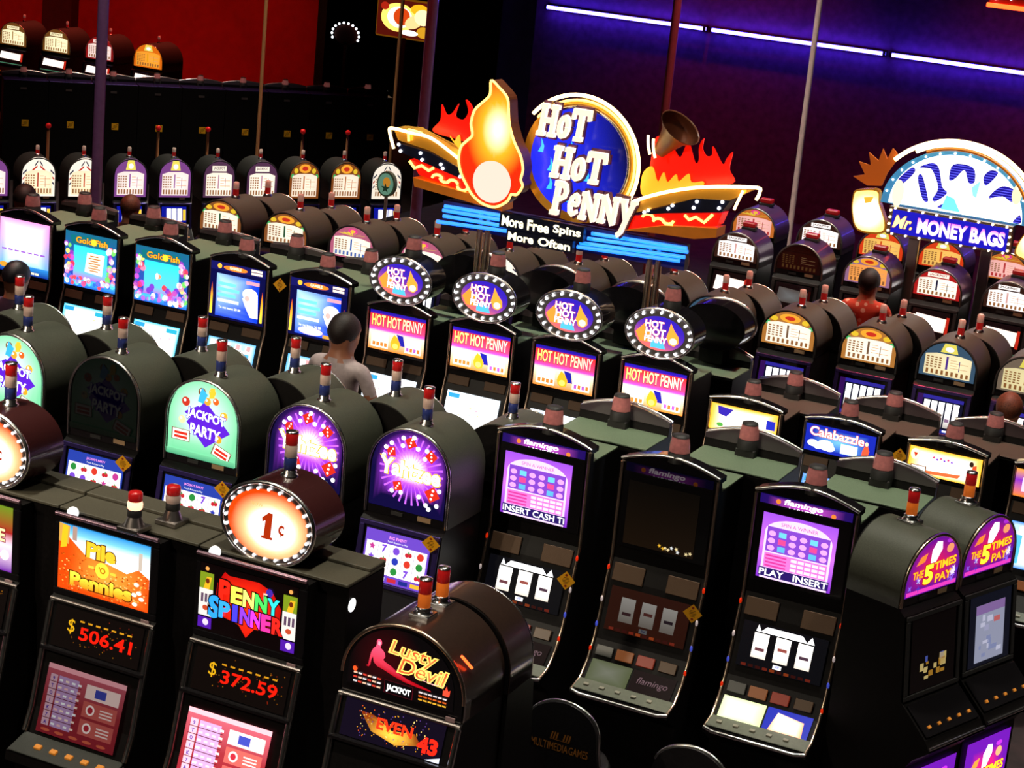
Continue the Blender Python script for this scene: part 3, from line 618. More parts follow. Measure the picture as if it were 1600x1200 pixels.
def art_devil(w, hs, top):
    c = Cv(); c.fan(arch(w, hs, top, 24), (w/2, top*.45), lambda x, y: mixc(C('#3a0408', .8), K_, min(1, math.hypot(x-w*.35, y-top*.5)/(w*.35))), 6)
    rd = lambda x, y: mixc(C('#ff5070', 1.3), C('#b80818', .9), min(1, max(0, (top*.72-y)/(top*.4))))
    # reclining figure in red light, one flowing outline
    c.poly([(w*x, top*y) for x, y in FIG], rd)
    c.poly([(w*x, top*y) for x, y in ()] or [(w*.262, top*.70), (w*.285, top*.69), (w*.29, top*.745), (w*.265, top*.755)], C('#ff98a8', 1.2)) if True else c.poly([(w*x, top*y) for x, y in ((.17, .33), (.18, .52), (.20, .66), (.225, .66), (.215, .54), (.235, .50), (.25, .60), (.25, .66), (.262, .745), (.295, .75), (.305, .69), (.29, .63), (.33, .56), (.35, .60), (.365, .56), (.34, .47), (.40, .41), (.50, .33), (.62, .28), (.80, .24), (.62, .235), (.46, .26), (.36, .33), (.27, .38), (.23, .42), (.21, .32))], rd)
    e1 = C('#ffd060', 1.5)
    gr = lambda x, y: mixc(C('#f04020', 1.2), C('#ff8040', 1.4), .5+.5*math.sin(y*120))
    c.otext('Lusty', w*.60, top*.68, h=top*.26, w=w*.42, col=gr, edge=e1, bold=.0, ob=.055, shear=.25, rot=-.06)
    c.otext('Devil', w*.70, top*.47, h=top*.23, w=w*.42, col=gr, edge=e1, bold=.0, ob=.055, shear=.25, rot=-.06)
    c.poly([(w*.62, top*.37), (w*.80, top*.33), (w*.92, top*.36), (w*.80, top*.345)], C('#ffb0b0', 1.2))
    c.poly([(w*.90, top*.22), (w*.96, top*.22), (w*.965, top*.32), (w*.945, top*.30), (w*.93, top*.37), (w*.915, top*.30), (w*.90, top*.30)], C('#f04830', 1.2))
    c.rect(w*.355, top*.015, w*.625, top*.21, C('#6a1020', .6)); c.rect(w*.36, top*.02, w*.62, top*.205, C('#0c0408', .5))
    c.otext('JACKPOT', w*.49, top*.095, h=top*.12, w=w*.23, col=C('#ffffff', 1.5), edge=C('#303030'), bold=.04, ob=.07); c.up()
    for i in range(3):
        for j in range(6): c.rect(w*(.06+.045*j), top*(.05+.065*i), w*(.095+.045*j), top*(.075+.065*i), C(('#e8e0e0', '#e04030', '#f0c0a0')[(i+j) % 3], .9), True)
        for j in range(6): c.rect(w*(.68+.045*j), top*(.05+.055*i), w*(.715+.045*j), top*(.072+.055*i), C(('#f0b030', '#e06020', '#f0e0e0')[i], .9), True)
    c.ell(w*.07, top*.25, w*.022, None, C('#f05020', 1.1))
    return c.mesh('arch_glass')
def art_fire_display(w, h):
    c = Cv(); c.rect(0, 0, w, h, C('#140a20', .6)); rnd = random.Random(9); a, b = C('#ffc040', 1.4), C('#a03008', .6)
    c.fan([(w*.16, h*.75), (w*.30, h*.30), (w*.55, h*.12), (w*.80, h*.30), (w*.72, h*.55), (w*.5, h*.45), (w*.3, h*.72)], (w*.5, h*.33), lambda x, y: mixc(a, b, min(1, math.hypot((x-w*.5)*.6, y-h*.33)/(w*.16))), 5); c.up()
    for i in range(120): c.ell(w*rnd.uniform(.15, .85), h*rnd.uniform(.1, .92), .003, None, C(rnd.choice(('#f0a020', '#e05010', '#604090', '#ffe080')), 1.0), 6, True)
    c.text('EVEN', w*.52, h*.55, h=h*.3, w=w*.36, col=C('#ff3010', 1.3), bold=.03); c.text('43', w*.86, h*.35, h=h*.42, w=w*.2, col=C('#ff2010', 1.5), bold=.05)
    c.poly([(w*.86, 0), (w, 0), (w, h*.14)], C('#e0e8ff', 1.2))
    return c.mesh('jackpot_display')
def art_penny_oval(a, b):
    c = Cv(); c0, c1, c2 = C('#ffffff', 1.5), C('#ffd090', 1.1), C('#e84808', .9)
    P = [(a*math.cos(2*math.pi*k/36), b*math.sin(2*math.pi*k/36)) for k in range(36)]
    def fn(x, y):
        d = math.hypot(x/a, y/b); d = math.hypot((x-a*.12)/a, (y+b*.12)/b); return c0 if d < .42 else (mixc(c0, c1, (d-.42)/.26) if d < .68 else mixc(c1, c2, min(1, (d-.68)/.36)))
    c.fan(P, (0, 0), fn, 10)
    rd = C('#b83008', .8)
    c.poly([(-a*.08, -b*.42), (a*.10, -b*.42), (a*.13, b*.34), (a*.02, b*.34), (-a*.14, b*.16), (-a*.12, b*.04), (-a*.05, b*.10)], rd); c.rect(-a*.13, -b*.44, a*.15, -b*.36, rd)
    c.text('c', a*.36, -b*.08, h=b*.30, w=a*.15, col=rd, bold=.02); c.rect(a*.35, -b*.28, a*.37, b*.12, rd)
    c.text('NOW', -a*.28, b*.52, h=b*.11, col=C('#f0a860', 1.2))
    return c.mesh('oval_face')
def art_penny_oval_hot(a, b):
    c = Cv(); P = [(a*math.cos(2*math.pi*k/30), b*math.sin(2*math.pi*k/30)) for k in range(30)]
    c.fan(P, (0, 0), lambda x, y: mixc(C('#ff7820', 1.2), C('#2818a8', 1.2), .5+.5*math.tanh((y/b*.5+x/a*.25+.35)*3)), 6)
    c.poly([(-a*.95, -b*.1), (-a*.6, b*.5), (-a*.55, -b*.05), (-a*.35, b*.1), (-a*.3, -b*.6), (-a*.75, -b*.6)], C('#ff8830', 1.4)); c.poly([(-a*.3, -b*.85), (a*.3, -b*.85), (a*.2, -b*.45), (-a*.3, -b*.4)], C('#50b8f0', 1.2))
    c.otext('HOT', -a*.22, b*.50, h=b*.42, w=a*.75, col=C('#fff0e8', 1.8), edge=C('#e03820', 1.1), bold=.03, ob=.07)
    c.otext('HOT', -a*.15, b*.06, h=b*.42, w=a*.8, col=C('#ffffff', 2.0), edge=C('#e03820', 1.1), bold=.03, ob=.07)
    c.otext('PENNY', -a*.12, -b*.36, h=b*.36, w=a*.9, col=C('#ffffff', 2.0), edge=C('#e03820', 1.1), bold=.03, ob=.07)
    c.poly([(a*.30, -b*.1), (a*.36, b*.25), (a*.42, b*.75), (a*.58, b*.35), (a*.78, b*.0), (a*.80, -b*.35), (a*.62, -b*.58), (a*.42, -b*.5)], C('#ff9030', 1.5)); c.ell(a*.58, -b*.30, a*.15, b*.2, C('#ffd8b0', 1.6))
    return c.mesh('oval_face')
def art_fish(w, h, v=0):
    c = Cv(); rnd = random.Random(4+v)
    c.vgrad(0, 0, w, h, [(0, C('#2060d8')), (.12, C('#48b8f8', 1.2)), (.2, C('#3048c0')), (1, C('#186888'))])
    c.vgrad(w*.17, h*.15, w*.83, h*.76, [(0, C('#c060d8')), (.25, C('#60c8f0', 1.1)), (1, C('#30d8e8', 1.1))]); c.up()
    for k in range(46):
        sx = rnd.choice((.08, .91)); c.ell(w*(sx+rnd.uniform(-.07, .07)), h*rnd.uniform(.12, .82), w*rnd.uniform(.03, .055), None, C(rnd.choice(('#e03858', '#f8e070', '#f0a8d8', '#c050c8', '#fff0f8', '#70d060', '#f080a0', '#8838b0')), 1.2), 10, True)
    for k in range(36): c.ell(w*rnd.uniform(.04, .96), h*rnd.uniform(.05, .17), w*rnd.uniform(.03, .05), None, C(rnd.choice(('#58c8ff', '#fff', '#3068e0', '#a860e0', '#e84858', '#f8f0f0')), 1.25), 10, True)
    c.poly([(w*.12, h*.78), (w*.80, h*.78), (w*.86, h*.93), (w*.5, h*.96), (w*.10, h*.93)], C('#10707a', 1.0))
    c.otext('Gold Fish', w*.52, h*.865, h=h*.11, w=w*.62, col=C('#ffa020', 1.4), edge=C('#803010', .9), bold=.02, ob=.06); c.ell(w*.56, h*.86, w*.055, None, C('#ffc030', 1.4))
    if v == 0:
        c.poly([(w*.40, h*.30), (w*.74, h*.27), (w*.78, h*.66), (w*.44, h*.66)], C('#ffe8c8', 1.3)); c.up()
        for j in range(7): c.rect(w*(.47 if j % 2 else .5), h*(.33+.045*j), w*(.70 if j % 2 else .66), h*(.35+.045*j), C('#c87838'), True)
    else:
        c.ell(w*.45, h*.50, w*.05, h*.04, C('#ff9060', 1.3)); c.ell(w*.42, h*.50, w*.03, h*.06, C('#ffe0d8', 1.3)); c.up()
        for j in range(9): c.ell(w*rnd.uniform(.25, .8), h*rnd.uniform(.2, .35), w*.05, None, C(rnd.choice(('#d058c0', '#8040d0', '#e84858')), 1.0), 9, True)
    return c.mesh('top_screen')
def art_pinksky(w, h):
    c = Cv(); a, b, d = C('#ffffff', 1.6), C('#48b0f0', 1.1), C('#f090d8', 1.1)
    c.fan([(0, 0), (w, 0), (w, h), (0, h)], (w*.48, h*.58), lambda x, y: mixc(a, b if y < h*.62 else d, min(1, max(0, math.hypot((x-w*.48)/w, (y-h*.58)/h)*1.9-.25))), 8)
    c.vgrad(0, 0, w, h*.16, [(0, C('#102890')), (1, C('#3090e0', 1.0))]); c.up()
    for i in range(7): c.rect(w*(.05+.13*i), h*.40, w*(.14+.13*i), h*.43, C('#a060d0'), True); c.rect(w*(.2+.09*i), h*.03, w*(.27+.09*i), h*.07, C('#f0e8c0', 1.1), True)
    c.ell(w*.1, h*.12, w*.09, h*.05, C('#e8a030'), keep=True)
    return c.mesh('top_screen')
def art_blueman(w, h, v=0):
    c = Cv(); c.rect(0, 0, w, h, C('#0a0c50', .7))
    c.rect(0, h*.86, w, h, C('#181868', .8)); c.ell(w*.16, h*.93, h*.045, None, C('#f0b838', 1.2)); c.ell(w*.45, h*.92, w*.22, h*.045, C('#f07820', 1.4)); c.text('GAMBLE', w*.45, h*.925, h=h*.05, col=C('#ffe0c0', 1.3), bold=.03)
    for j in range(2): c.rect(w*.74, h*(.885+.055*j), w*.94, h*(.925+.055*j), C('#ffe0c8', 1.3), j > 0)
    for x in (.02, .94): c.poly([(w*(x-.01), h*.06), (w*(x+.035), h*.06), (w*(x+.04), h*.40), (w*(x+.02), h*.62), (w*(x), h*.40)], lambda X, Y: mixc(C('#ffe040', 1.4), C('#f04010', 1.1), min(1, max(0, (Y/h-.1)/.45))))
    x0, x1, y0, y1 = w*.12, w*.90, h*.04, h*.80
    P = [(x0, y0), (x1, y0), (x1, y1), (x0, y1)]; g = 1.15 if v else 1.0
    c.fan(P, (w*.28, h*.62), lambda x, y: mixc(C('#b8e8ff', g*1.2), C('#1040e0', g), min(1, math.hypot(x-w*.28, y-h*.62)/(w*.55))), 6); c.up()
    for j in range(4): c.rect(x0+w*.03, h*(.30+.10*j), x0+w*(.36 if j % 2 else .42), h*(.355+.10*j), C('#70d8ff' if j else '#e0f0ff', 1.2), True)
    c.ell(w*.74, h*.52, w*.14, h*.11, C('#fff4f0', 1.5)); c.poly([(w*.60, h*.44), (w*.88, h*.50), (w*.90, h*.12), (w*.76, h*.12), (w*.66, h*.30)], C('#fff0f0', 1.4)); c.ell(w*.69, h*.45, w*.045, h*.05, C('#f0b8b0', 1.1))
    c.rect(w*.66, h*.70, w*.90, h*.76, C('#f0a0b0', 1.1)); c.text('To get bonus 20 00', w*.38, h*.20, w=w*.40, col=C('#fff', 1.2), bold=.02)
    if v: c.ell(w*.40, h*.12, w*.22, h*.07, C('#f0c8f0', 1.3)); c.rect(w*.62, h*.04, w*.90, h*.10, C('#e0a040', 1.0))
    return c.mesh('top_screen')
def art_hot(w, h, v=0):
    c = Cv(); g = 1.0+.25*v
    c.vgrad(0, 0, w, h, [(0, C('#ff9030', g)), (.45, C('#ffe8c8', 1.25*g)), (.52, C('#e050d0', g)), (.60, C('#f04880', g)), (.9, C('#e83020', g)), (.93, C('#3018a8', g)), (1, C('#2010a0', g))])
    c.otext('HOT HOT PENNY', w*.5, h*.755, h=h*.29, w=w*.92, col=lambda x, y: mixc(C('#ffe060', 1.6*g), C('#ffb0b8', 1.6*g), min(1, x/w)), edge=C('#c02018', .9), bold=.02, ob=.06)
    c.rect(w*.05, h*.06, w*.36, h*.42, C('#fff0d8', 1.5*g)); c.rect(w*.66, h*.06, w*.95, h*.42, C('#fff0d8', 1.4*g), True)
    c.poly([(w*.50, h*.48), (w*.62, h*.46), (w*.66, h*.20), (w*.58, h*.20)], C('#2020a8', g))
    c.poly([(w*.40, h*.22), (w*.42, h*.34), (w*.46, h*.46), (w*.52, h*.40), (w*.58, h*.24), (w*.56, h*.10), (w*.48, h*.06), (w*.42, h*.12)], C('#ffa020', 1.4*g)); c.ell(w*.49, h*.17, w*.05, h*.07, C('#ffe860', 1.5*g)); c.up()
    for i in range(4): c.rect(w*(.08+.07*i), h*.10, w*(.13+.07*i), h*.2, C('#f08838', 1.0*g), True); c.rect(w*(.69+.065*i), h*.10, w*(.735+.065*i), h*.2, C(('#c060d0', '#f08030')[i % 2], g), True)
    return c.mesh('top_screen')
def art_box(w, h, v):
    c = Cv()
    if v == 1:
        c.fan([(0, 0), (w, 0), (w, h), (0, h)], (w*.5, h*.5), lambda x, y: mixc(C('#70b8f8', 1.2), C('#1828b0', 1.0), min(1, abs(x-w*.5)/(w*.4))), 5)
        c.otext('Calabazzle', w*.45, h*.74, h=h*.34, w=w*.78, col=C('#ffe8e8', 1.5), edge=C('#e05030'), bold=.02, ob=.06, rot=-.02)
        for x, y, r in ((.12, .30, .08), (.3, .3, .12), (.36, .22, .08), (.2, .22, .07)): c.ell(w*x, h*y, w*r, h*r*1.6, C('#fff', 1.6))
        c.rect(w*.52, h*.12, w*.76, h*.48, C('#c8f0ff', 1.5)); c.poly([(w*.82, h*.05), (w*.90, h*.05), (w*.93, h*.40), (w*.88, h*.75), (w*.83, h*.40)], C('#e85838', 1.1)); c.ell(w*.88, h*.66, w*.025, h*.08, C('#ffd0b0', 1.2))
    elif v == 3:
        c.vgrad(0, 0, w, h, [(0, C('#f08020')), (.6, C('#8a30c0')), (1, C('#f0a030'))]); c.rect(w*.1, h*.2, w*.9, h*.7, C('#d8c0ff', 1.2))
    else:
        c.fan([(0, 0), (w, 0), (w, h), (0, h)], (w*.5, h*.48), lambda x, y: mixc(C('#fffbe8', 1.8), C('#f8b020', 1.3), min(1, max(0, max(abs(x-w*.5)/(w*.5), abs(y-h*.48)/(h*.5))-.5)/.45)), 8)
        if v == 0: c.poly([(w*.10, h*.92), (w*.34, h*.86), (w*.24, h*.55), (w*.12, h*.62)], C('#3828b0')); c.rect(w*.84, h*.40, w*.97, h*.74, C('#2830c0')); c.ell(w*.62, h*.52, w*.05, h*.09, C('#60d8c8', 1.2)); c.ell(w*.16, h*.22, w*.05, h*.08, C('#58b048'))
        else:
            c.ell(w*.08, h*.72, w*.06, h*.2, C('#e8f0c0', 1.3)); c.poly([(w*.06, h*.78), (w*.12, h*.78), (w*.09, h*.6)], C('#d02818')); c.up()
            for k in range(6): c.star(w*(.34+.05*k), h*(.72-.05*(k % 2)), w*.03, w*.012, 5, C(('#e03870', '#8040d0')[k % 2]), .3*k, True)
            c.rect(w*.04, h*.12, w*.26, h*.34, C('#805030')); c.rect(w*.055, h*.15, w*.245, h*.31, C('#fff4f0', 1.4)); c.poly([(w*.26, h*.08), (w*.70, h*.14), (w*.74, h*.28), (w*.26, h*.2)], C('#e86838', 1.1)); c.poly([(w*.86, h*.1), (w*.95, h*.1), (w*.93, h*.75), (w*.88, h*.7)], C('#e05028')); c.ell(w*.86, h*.76, w*.03, h*.1, C('#302018'))
    return c.mesh('top_screen')
def art_five(w, hs, top, g=1.0, rect=False):
    c = Cv(); P = arch(w, hs, top, 18) if not rect else [(0, 0), (w, 0), (w, top), (0, top)]
    c.fan(P, (w*.5, top*.42), lambda x, y: mixc(C('#d81830', g*1.1), C('#5a1090', g*.9), min(1, math.hypot((x-w*.5)/w, (y-top*.42)/top)*2.0)), 6)
    c.poly([(w*.42, top*.50), (w*.52, top*.50), (w*.62, top*.70), (w*.60, top*.84), (w*.50, top*.86), (w*.42, top*.72)], C('#f0d8e8', g*1.4)); c.ell(w*.78, top*.68, w*.07, top*.08, C('#f09060', g)); c.ell(w*.76, top*.82, w*.07, top*.04, C('#a028c0', g))
    c.poly([(w*.14, top*.52), (w*.30, top*.56), (w*.34, top*.70), (w*.22, top*.66)], C('#f08030', g)); c.rect(w*.02, top*.02, w*.98, top*.09, C('#d838b0', g)); c.up()
    rnd = random.Random(3)
    for k in range(16): c.star(w*rnd.choice((rnd.uniform(.04, .24), rnd.uniform(.82, .97))), top*rnd.uniform(.08, .32), w*.045, w*.014, 4, C(rnd.choice(('#8058d8', '#e8d8ff', '#4830b0')), g), rnd.random(), True)
    y1, y2 = C('#ffd830', g*1.5), C('#c02010', g*.8)
    c.otext('THE', w*.20, top*.36, h=top*.13, w=w*.2, col=C('#f8a020', g*1.3), edge=y2, bold=.03, ob=.07)
    c.otext('5', w*.40, top*.32, h=top*.34, w=w*.18, col=y1, edge=y2, bold=.05, ob=.09)
    c.otext('TIMES', w*.71, top*.44, h=top*.15, w=w*.42, col=C('#f8a820', g*1.4), edge=y2, bold=.03, ob=.07, rot=.05)
    c.otext('PAY', w*.70, top*.22, h=top*.15, w=w*.32, col=C('#f8a020', g*1.4), edge=y2, bold=.03, ob=.07, rot=.05)
    return c.mesh('arch_glass' if not rect else 'belly_panel')
def art_spots(w, h, seed, cols, g=.5, bgc='#0c0606'):
    c = Cv(); rnd = random.Random(seed); c.rect(0, 0, w, h, C(bgc, .4)); c.up()
    if bgc != '#0c0606' and h > .4: c.rect(w*.15, h*.05, w*.85, h*.80, C('#b8bcd8', g*.7)); c.rect(w*.15, h*.68, w*.85, h*.80, C('#9a78b8', g*.8)); c.up()
    for k in range(14):
        x, y = w*(rnd.uniform(.05, .8) if h < .4 else rnd.uniform(.2, .68)), h*(rnd.uniform(.05, .85) if h < .4 else rnd.uniform(.10, .60 if bgc != '#0c0606' else .36)); c.rect(x, y, x+w*rnd.uniform(.05, .16), y+h*rnd.uniform(.03, .10), C(rnd.choice(cols), g), True)
    return c.mesh('game_screen')

# ------------------------------------------------------------------ machines
SM = 'slot machine'
def buttons(parent, n, x0, x1, y, z, rx, m, sz=(.024, .018, .010)):
    me = box_mesh('button', (-sz[0]/2, sz[0]/2, -sz[2]/2, sz[2]/2, -sz[1]/2, sz[1]/2), m, .002)
    for i in range(n): part('button', me, parent, (x0+(x1-x0)*i/max(1, n-1), y, z), (rx, 0, 0))
BTN_P = mat('pale_button', (.30, .28, .22), .35); BTN_R = mat('red_glint', (.5, .02, .01), .3, emis=(1, .03, .0), es=.5); BTN_O = mat('amber_button', (.5, .2, .04), .3, emis=(1, .3, .02), es=.25)

def arch_machine(label, group, loc, rz=0.0, w=.575, apex=2.09, gb=1.51, depth=.45, glass=None, screen=None, barrel=BARREL, candle_kind='tall', cy=.13, detail=True, rim=CHROME, frame=PURPLE, stick=False, belly=None, back=False, scr=None):
    """upright slot with a barrel-vaulted top box; its front faces -y, base at the origin"""
    t = thing('slot_machine', label, SM, loc, rz, group)
    r = w/2; sp = apex-r; h1 = scr or (gb-.43)     # bottom of the main screen slope
    key = (round(w, 3), round(apex, 3), round(gb, 3), round(depth, 3))
    prof = [(0, gb-.005), (-.05, gb-.04), (-.11, h1), (-.30, h1-.16), (-.34, h1-.22), (-.24, h1-.30), (-.20, h1-.36), (-.20, 0), (depth, 0), (depth, gb-.005)]
    part('cabinet', cached(('acab', h1)+key, lambda: MB().prism(prof, -r+.004, r-.004).mesh('cabinet', BLACK)), t)
    A = [(x-r, z+gb-.004) for x, z in arch(w, sp-gb+.004, apex-gb+.004, 24)]
    part('barrel_top', cached(('abar', barrel.name)+key, lambda: MB().prism(A, .0, depth, 'y', True).mesh('barrel_top', barrel)), t)
    Ai = [(x*.985, gb+(z-gb)*.992) for x, z in A]
    part('back_panel', cached(('aback',)+key, lambda: MB().prism(Ai, depth, depth+.012, 'y').mesh('back_panel', BLACK)), t)
    part('arch_face', cached(('aface',)+key, lambda: MB().prism(Ai, -.006, 0, 'y').mesh('arch_face', BLACKG)), t)
    pts = [(r*.97, -.012, gb)] + [((r*.97)*math.cos(math.pi*k/24), -.012, sp+(r*.97)*math.sin(math.pi*k/24)) for k in range(25)] + [(-r*.97, -.012, gb)]
    part('arch_rim', cached(('arim', rim.name)+key, lambda: MB().tube(pts, .010, 8).mesh('arch_rim', rim)), t)
    if glass: part('arch_glass', glass, t, (-r*.90, -.012, gb+.05))
    if not back:
        (yb, zb), a = on_slope(-.11, h1, -.05, gb-.04, .006); L = math.hypot(.06, gb-.04-h1)
        part('screen_frame', cached(('afr', frame.name, round(L, 3))+key, lambda: MB().box(-r+.01, r-.01, -.012, .0, 0, .03, .004).box(-r+.01, r-.01, -.012, 0, L-.03, L, .004).box(-r+.01, -r+.045, -.012, 0, .03, L-.03, .004).box(r-.045, r-.01, -.012, 0, .03, L-.03, .004).mesh('screen_frame', frame)), t, (0, yb, zb), (a, 0, 0))
        if screen: part('game_screen', screen, t, (-(w-.13)/2, yb-.002, zb+.035), (a, 0, 0))
        if detail:
            plate(t, -.06, -.009, gb+.022, .08, .022, RUBBER); plate(t, r*.45, -.009, gb+.026, .09, .03, mat('tan_plate', (.35, .22, .12), .5))
            (yd, zd), ad = on_slope(-.30, h1-.16, -.11, h1, .006)
            part('button_deck', cached(('adeck',)+key, lambda: MB().box(-r+.02, r-.02, -.008, 0, .01, .22, .003).mesh('button_deck', BLACKG)), t, (0, yd, zd), (ad, 0, 0))
            s_, c_ = math.sin(ad), math.cos(ad)
            buttons(t, 5, -r*.7, r*.7, yd-s_*.06-c_*.012, zd+c_*.06-s_*.012, ad, BTN_O)
            part('deck_trim', cached(('atrim',)+key, lambda: MB().tube([(-r+.01, 0, 0), (r-.01, 0, 0)], .010, 8).mesh('deck_trim', CHROME)), t, (0, -.335, h1-.20))
            if belly: part('belly_panel', belly, t, (-(w-.10)/2, -.212, h1-.80))
    if stick: sticker(t, (r*.84, -.115, gb-.07), (.15, .0, .12))
    if candle_kind: candle(candle_kind, t, (.02, cy, apex-.004))
    return t

SPROF = [(0, 2.05), (0, 1.42), (-.04, 1.30), (-.085, 1.12), (-.14, .935), (-.21, .82), (-.31, .725), (-.42, .70)]
def slant_machine(label, group, loc, rz=0.0, w=.63, top=2.05, depth=.44, crown=.07, kind='reels', art=None, head=None, lower=None, scr=(1.95, 1.53), scrx=(.07, .55), vents=(1.40, 1.29), low=(1.28, 1.0), topm=GREEN, on=True, stick=None, back=False, candle_kind='squat', oval=None, panel=None, oz=.24):
    """tall curved-front video slot: crowned top edge, screen, speakers, reels and a sloping deck; front faces -y"""
    t = thing('slot_machine', label, SM, loc, rz, group); r = w/2
    P = [(0, top-.02)] + [p for p in SPROF[1:] if p[1] < top-.05]
    body = P + [(-.43, .67), (-.36, .62), (-.28, .56), (-.26, 0), (depth, 0), (depth, top-.10), (depth-.05, top-.09), (.05, top-.09), (.04, top-.02)]
    key = ('s', round(w, 3), round(top, 3), round(depth, 3))
    part('cabinet', cached(key+('cab',), lambda: MB().prism(body, -r, r).mesh('cabinet', BLACK)), t)
    part('top_plate', cached(key+('top', topm.name), lambda: MB().box(-r+.002, r-.002, .052, depth-.004, top-.092, top-.082, .002).mesh('top_plate', topm)), t)
    n = 12; cz = [top+crown*math.sin(math.pi*k/n) for k in range(n+1)]; cx = [r-2*r*k/n for k in range(n+1)]
    Cp = [(r, top-.03)] + list(zip(cx, cz)) + [(-r, top-.03)]
    part('crown', cached(key+('cr', crown, back), lambda: MB().prism(Cp, .002, .045 if back else .11, 'y').mesh('crown', VISOR if back else BLACKG)), t)
    part('crown_trim', cached(key+('ct', crown), lambda: MB().tube([(x, -.004, z) for x, z in zip(cx, cz)], .011, 8).mesh('crown_trim', CHROME)), t)
    for s in (-1, 1):
        part('side_rail', cached(key+('rail', s), lambda: MB().tube([(s*(r-.008), y-.006, z) for y, z in P], .011, 8).mesh('side_rail', BRASS)), t)
    if back:
        if candle_kind: candle(candle_kind, t, (.02, .07, top-.035))
        if candle_kind: part('candle_plinth', box_mesh('candle_plinth', (-.065, .065, -.05, .05, 0, .055), RUBBER, .006), t, (.02, .07, top-.088))
        if oval: make_oval(t, oval, oz, top, True)
        return t
    x = lambda f: -r+f*w/.63
    part('screen_surround', cached(key+('ss', scr), lambda: MB().box(-r+.03, r-.03, -.012, 0, scr[1]-.03, min(scr[0]+.03, top-.03), .005).mesh('screen_surround', BLACKG)), t)
    if art: part('top_screen', art, t, (x(scrx[0]), -.016, scr[1]))
    if head: part('header_panel', head, t, (-r+.035, -.006, scr[0]+.01))
    def prof(z):
        for (y0, z0), (y1, z1) in zip(P, P[1:]):
            if z1 <= z <= z0: return y0+(y1-y0)*(z0-z)/(z0-z1)
        return -.42
    for s in (-1, 1):
        (yv, zv), av = on_slope(prof(vents[1]), vents[1], prof(vents[0]), vents[0], .004)
        part('speaker', box_mesh('speaker', (-.10*w/.63, .10*w/.63, -.010, 0, 0, vents[0]-vents[1]), VENT, .003), t, (s*(r-.14*w/.63), yv, zv), (av, 0, 0))
    (yb, zb), a = on_slope(prof(low[1]), low[1], prof(low[0]), low[0], .012)
    if lower: part('reel_window' if kind == 'reels' else 'game_screen', lower, t, (-r+.055, yb, zb), (a, 0, 0))
    # bill and ticket slots
    (ys, zs), a2 = on_slope(prof(.84), .84, prof(.94), .94, .008)
    for i, (xx, m) in enumerate(((-.72, GREYPL), (-.28, BTN_O), (.18, BTN_R), (.66, BTN_O))):
        part('slot_bezel', box_mesh('slot_bezel', (-.055*w/.63, .055*w/.63, -.012, 0, .01, .075), (mat('gunmetal_plate', (.05, .05, .045), .35), mat('amber_plate', (.12, .045, .015), .4, emis=(1, .25, .05), es=.10), mat('red_plate', (.10, .012, .008), .4, emis=(1, .1, .03), es=.12), mat('dim_amber', (.07, .032, .01), .4))[i], .003), t, (xx*r*.95, ys, zs), (a2, 0, 0))
    (yp, zp), a3 = on_slope(-.315, .722, -.205, .828, .008); Lp = math.hypot(.11, .106)
    if panel: part('belly_panel', panel, t, (-r+.04, yp, zp), (a3, 0, 0))
    (yd, zd), a4 = on_slope(-.42, .70, -.31, .725, .006)
    part('button_deck', cached(key+('deck',), lambda: MB().box(-r+.01, r-.01, -.008, 0, 0, .11, .003).mesh('button_deck', GREYPL)), t, (0, yd, zd), (a4, 0, 0))
    s_, c_ = math.sin(a4), math.cos(a4)
    buttons(t, 5, -r*.75, r*.55, yd-s_*.05-c_*.012, zd+c_*.05-s_*.012, a4, BTN_P, (.032, .022, .016))
    part('deck_trim', cached(key+('dt',), lambda: MB().tube([(-r+.004, .0, 0), (-r*.8, -.02, -.008), (r*.8, -.02, -.008), (r-.004, 0, 0)], .012, 8).mesh('deck_trim', CHROME)), t, (0, -.425, .695))
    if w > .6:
        for s in (-1, 1):  # coloured glints of the chrome rails, put in as small glowing beads
            for z, m in ((1.36, BTN_R), (1.17, mat('pearl_glint', (.7, .6, .6), .2, emis=(1, .8, .8), es=.25)), (1.02, mat('blue_glint', (.05, .06, .5), .2, emis=(.1, .15, 1), es=.35)), (.88, BTN_R)):
                part('rail_glint', cached(('rl', m.name), lambda: MB().ball((0, 0, 0), .009, .009, .02, 8, 6).mesh('rail_glint', m)), t, (s*(r-.006), prof(z)-.016, z))
    if stick: sticker(t, stick, (.0, .0, .10))
    if candle_kind: candle(candle_kind, t, (.02, .055, top+crown-.035) if not oval else (.02, .12, top+oz+.175))
    if oval: make_oval(t, oval, oz, top, False)
    return t
def oval_pts(a, b, n): return [(a*math.cos(2*math.pi*k/n), b*math.sin(2*math.pi*k/n)) for k in range(n)]
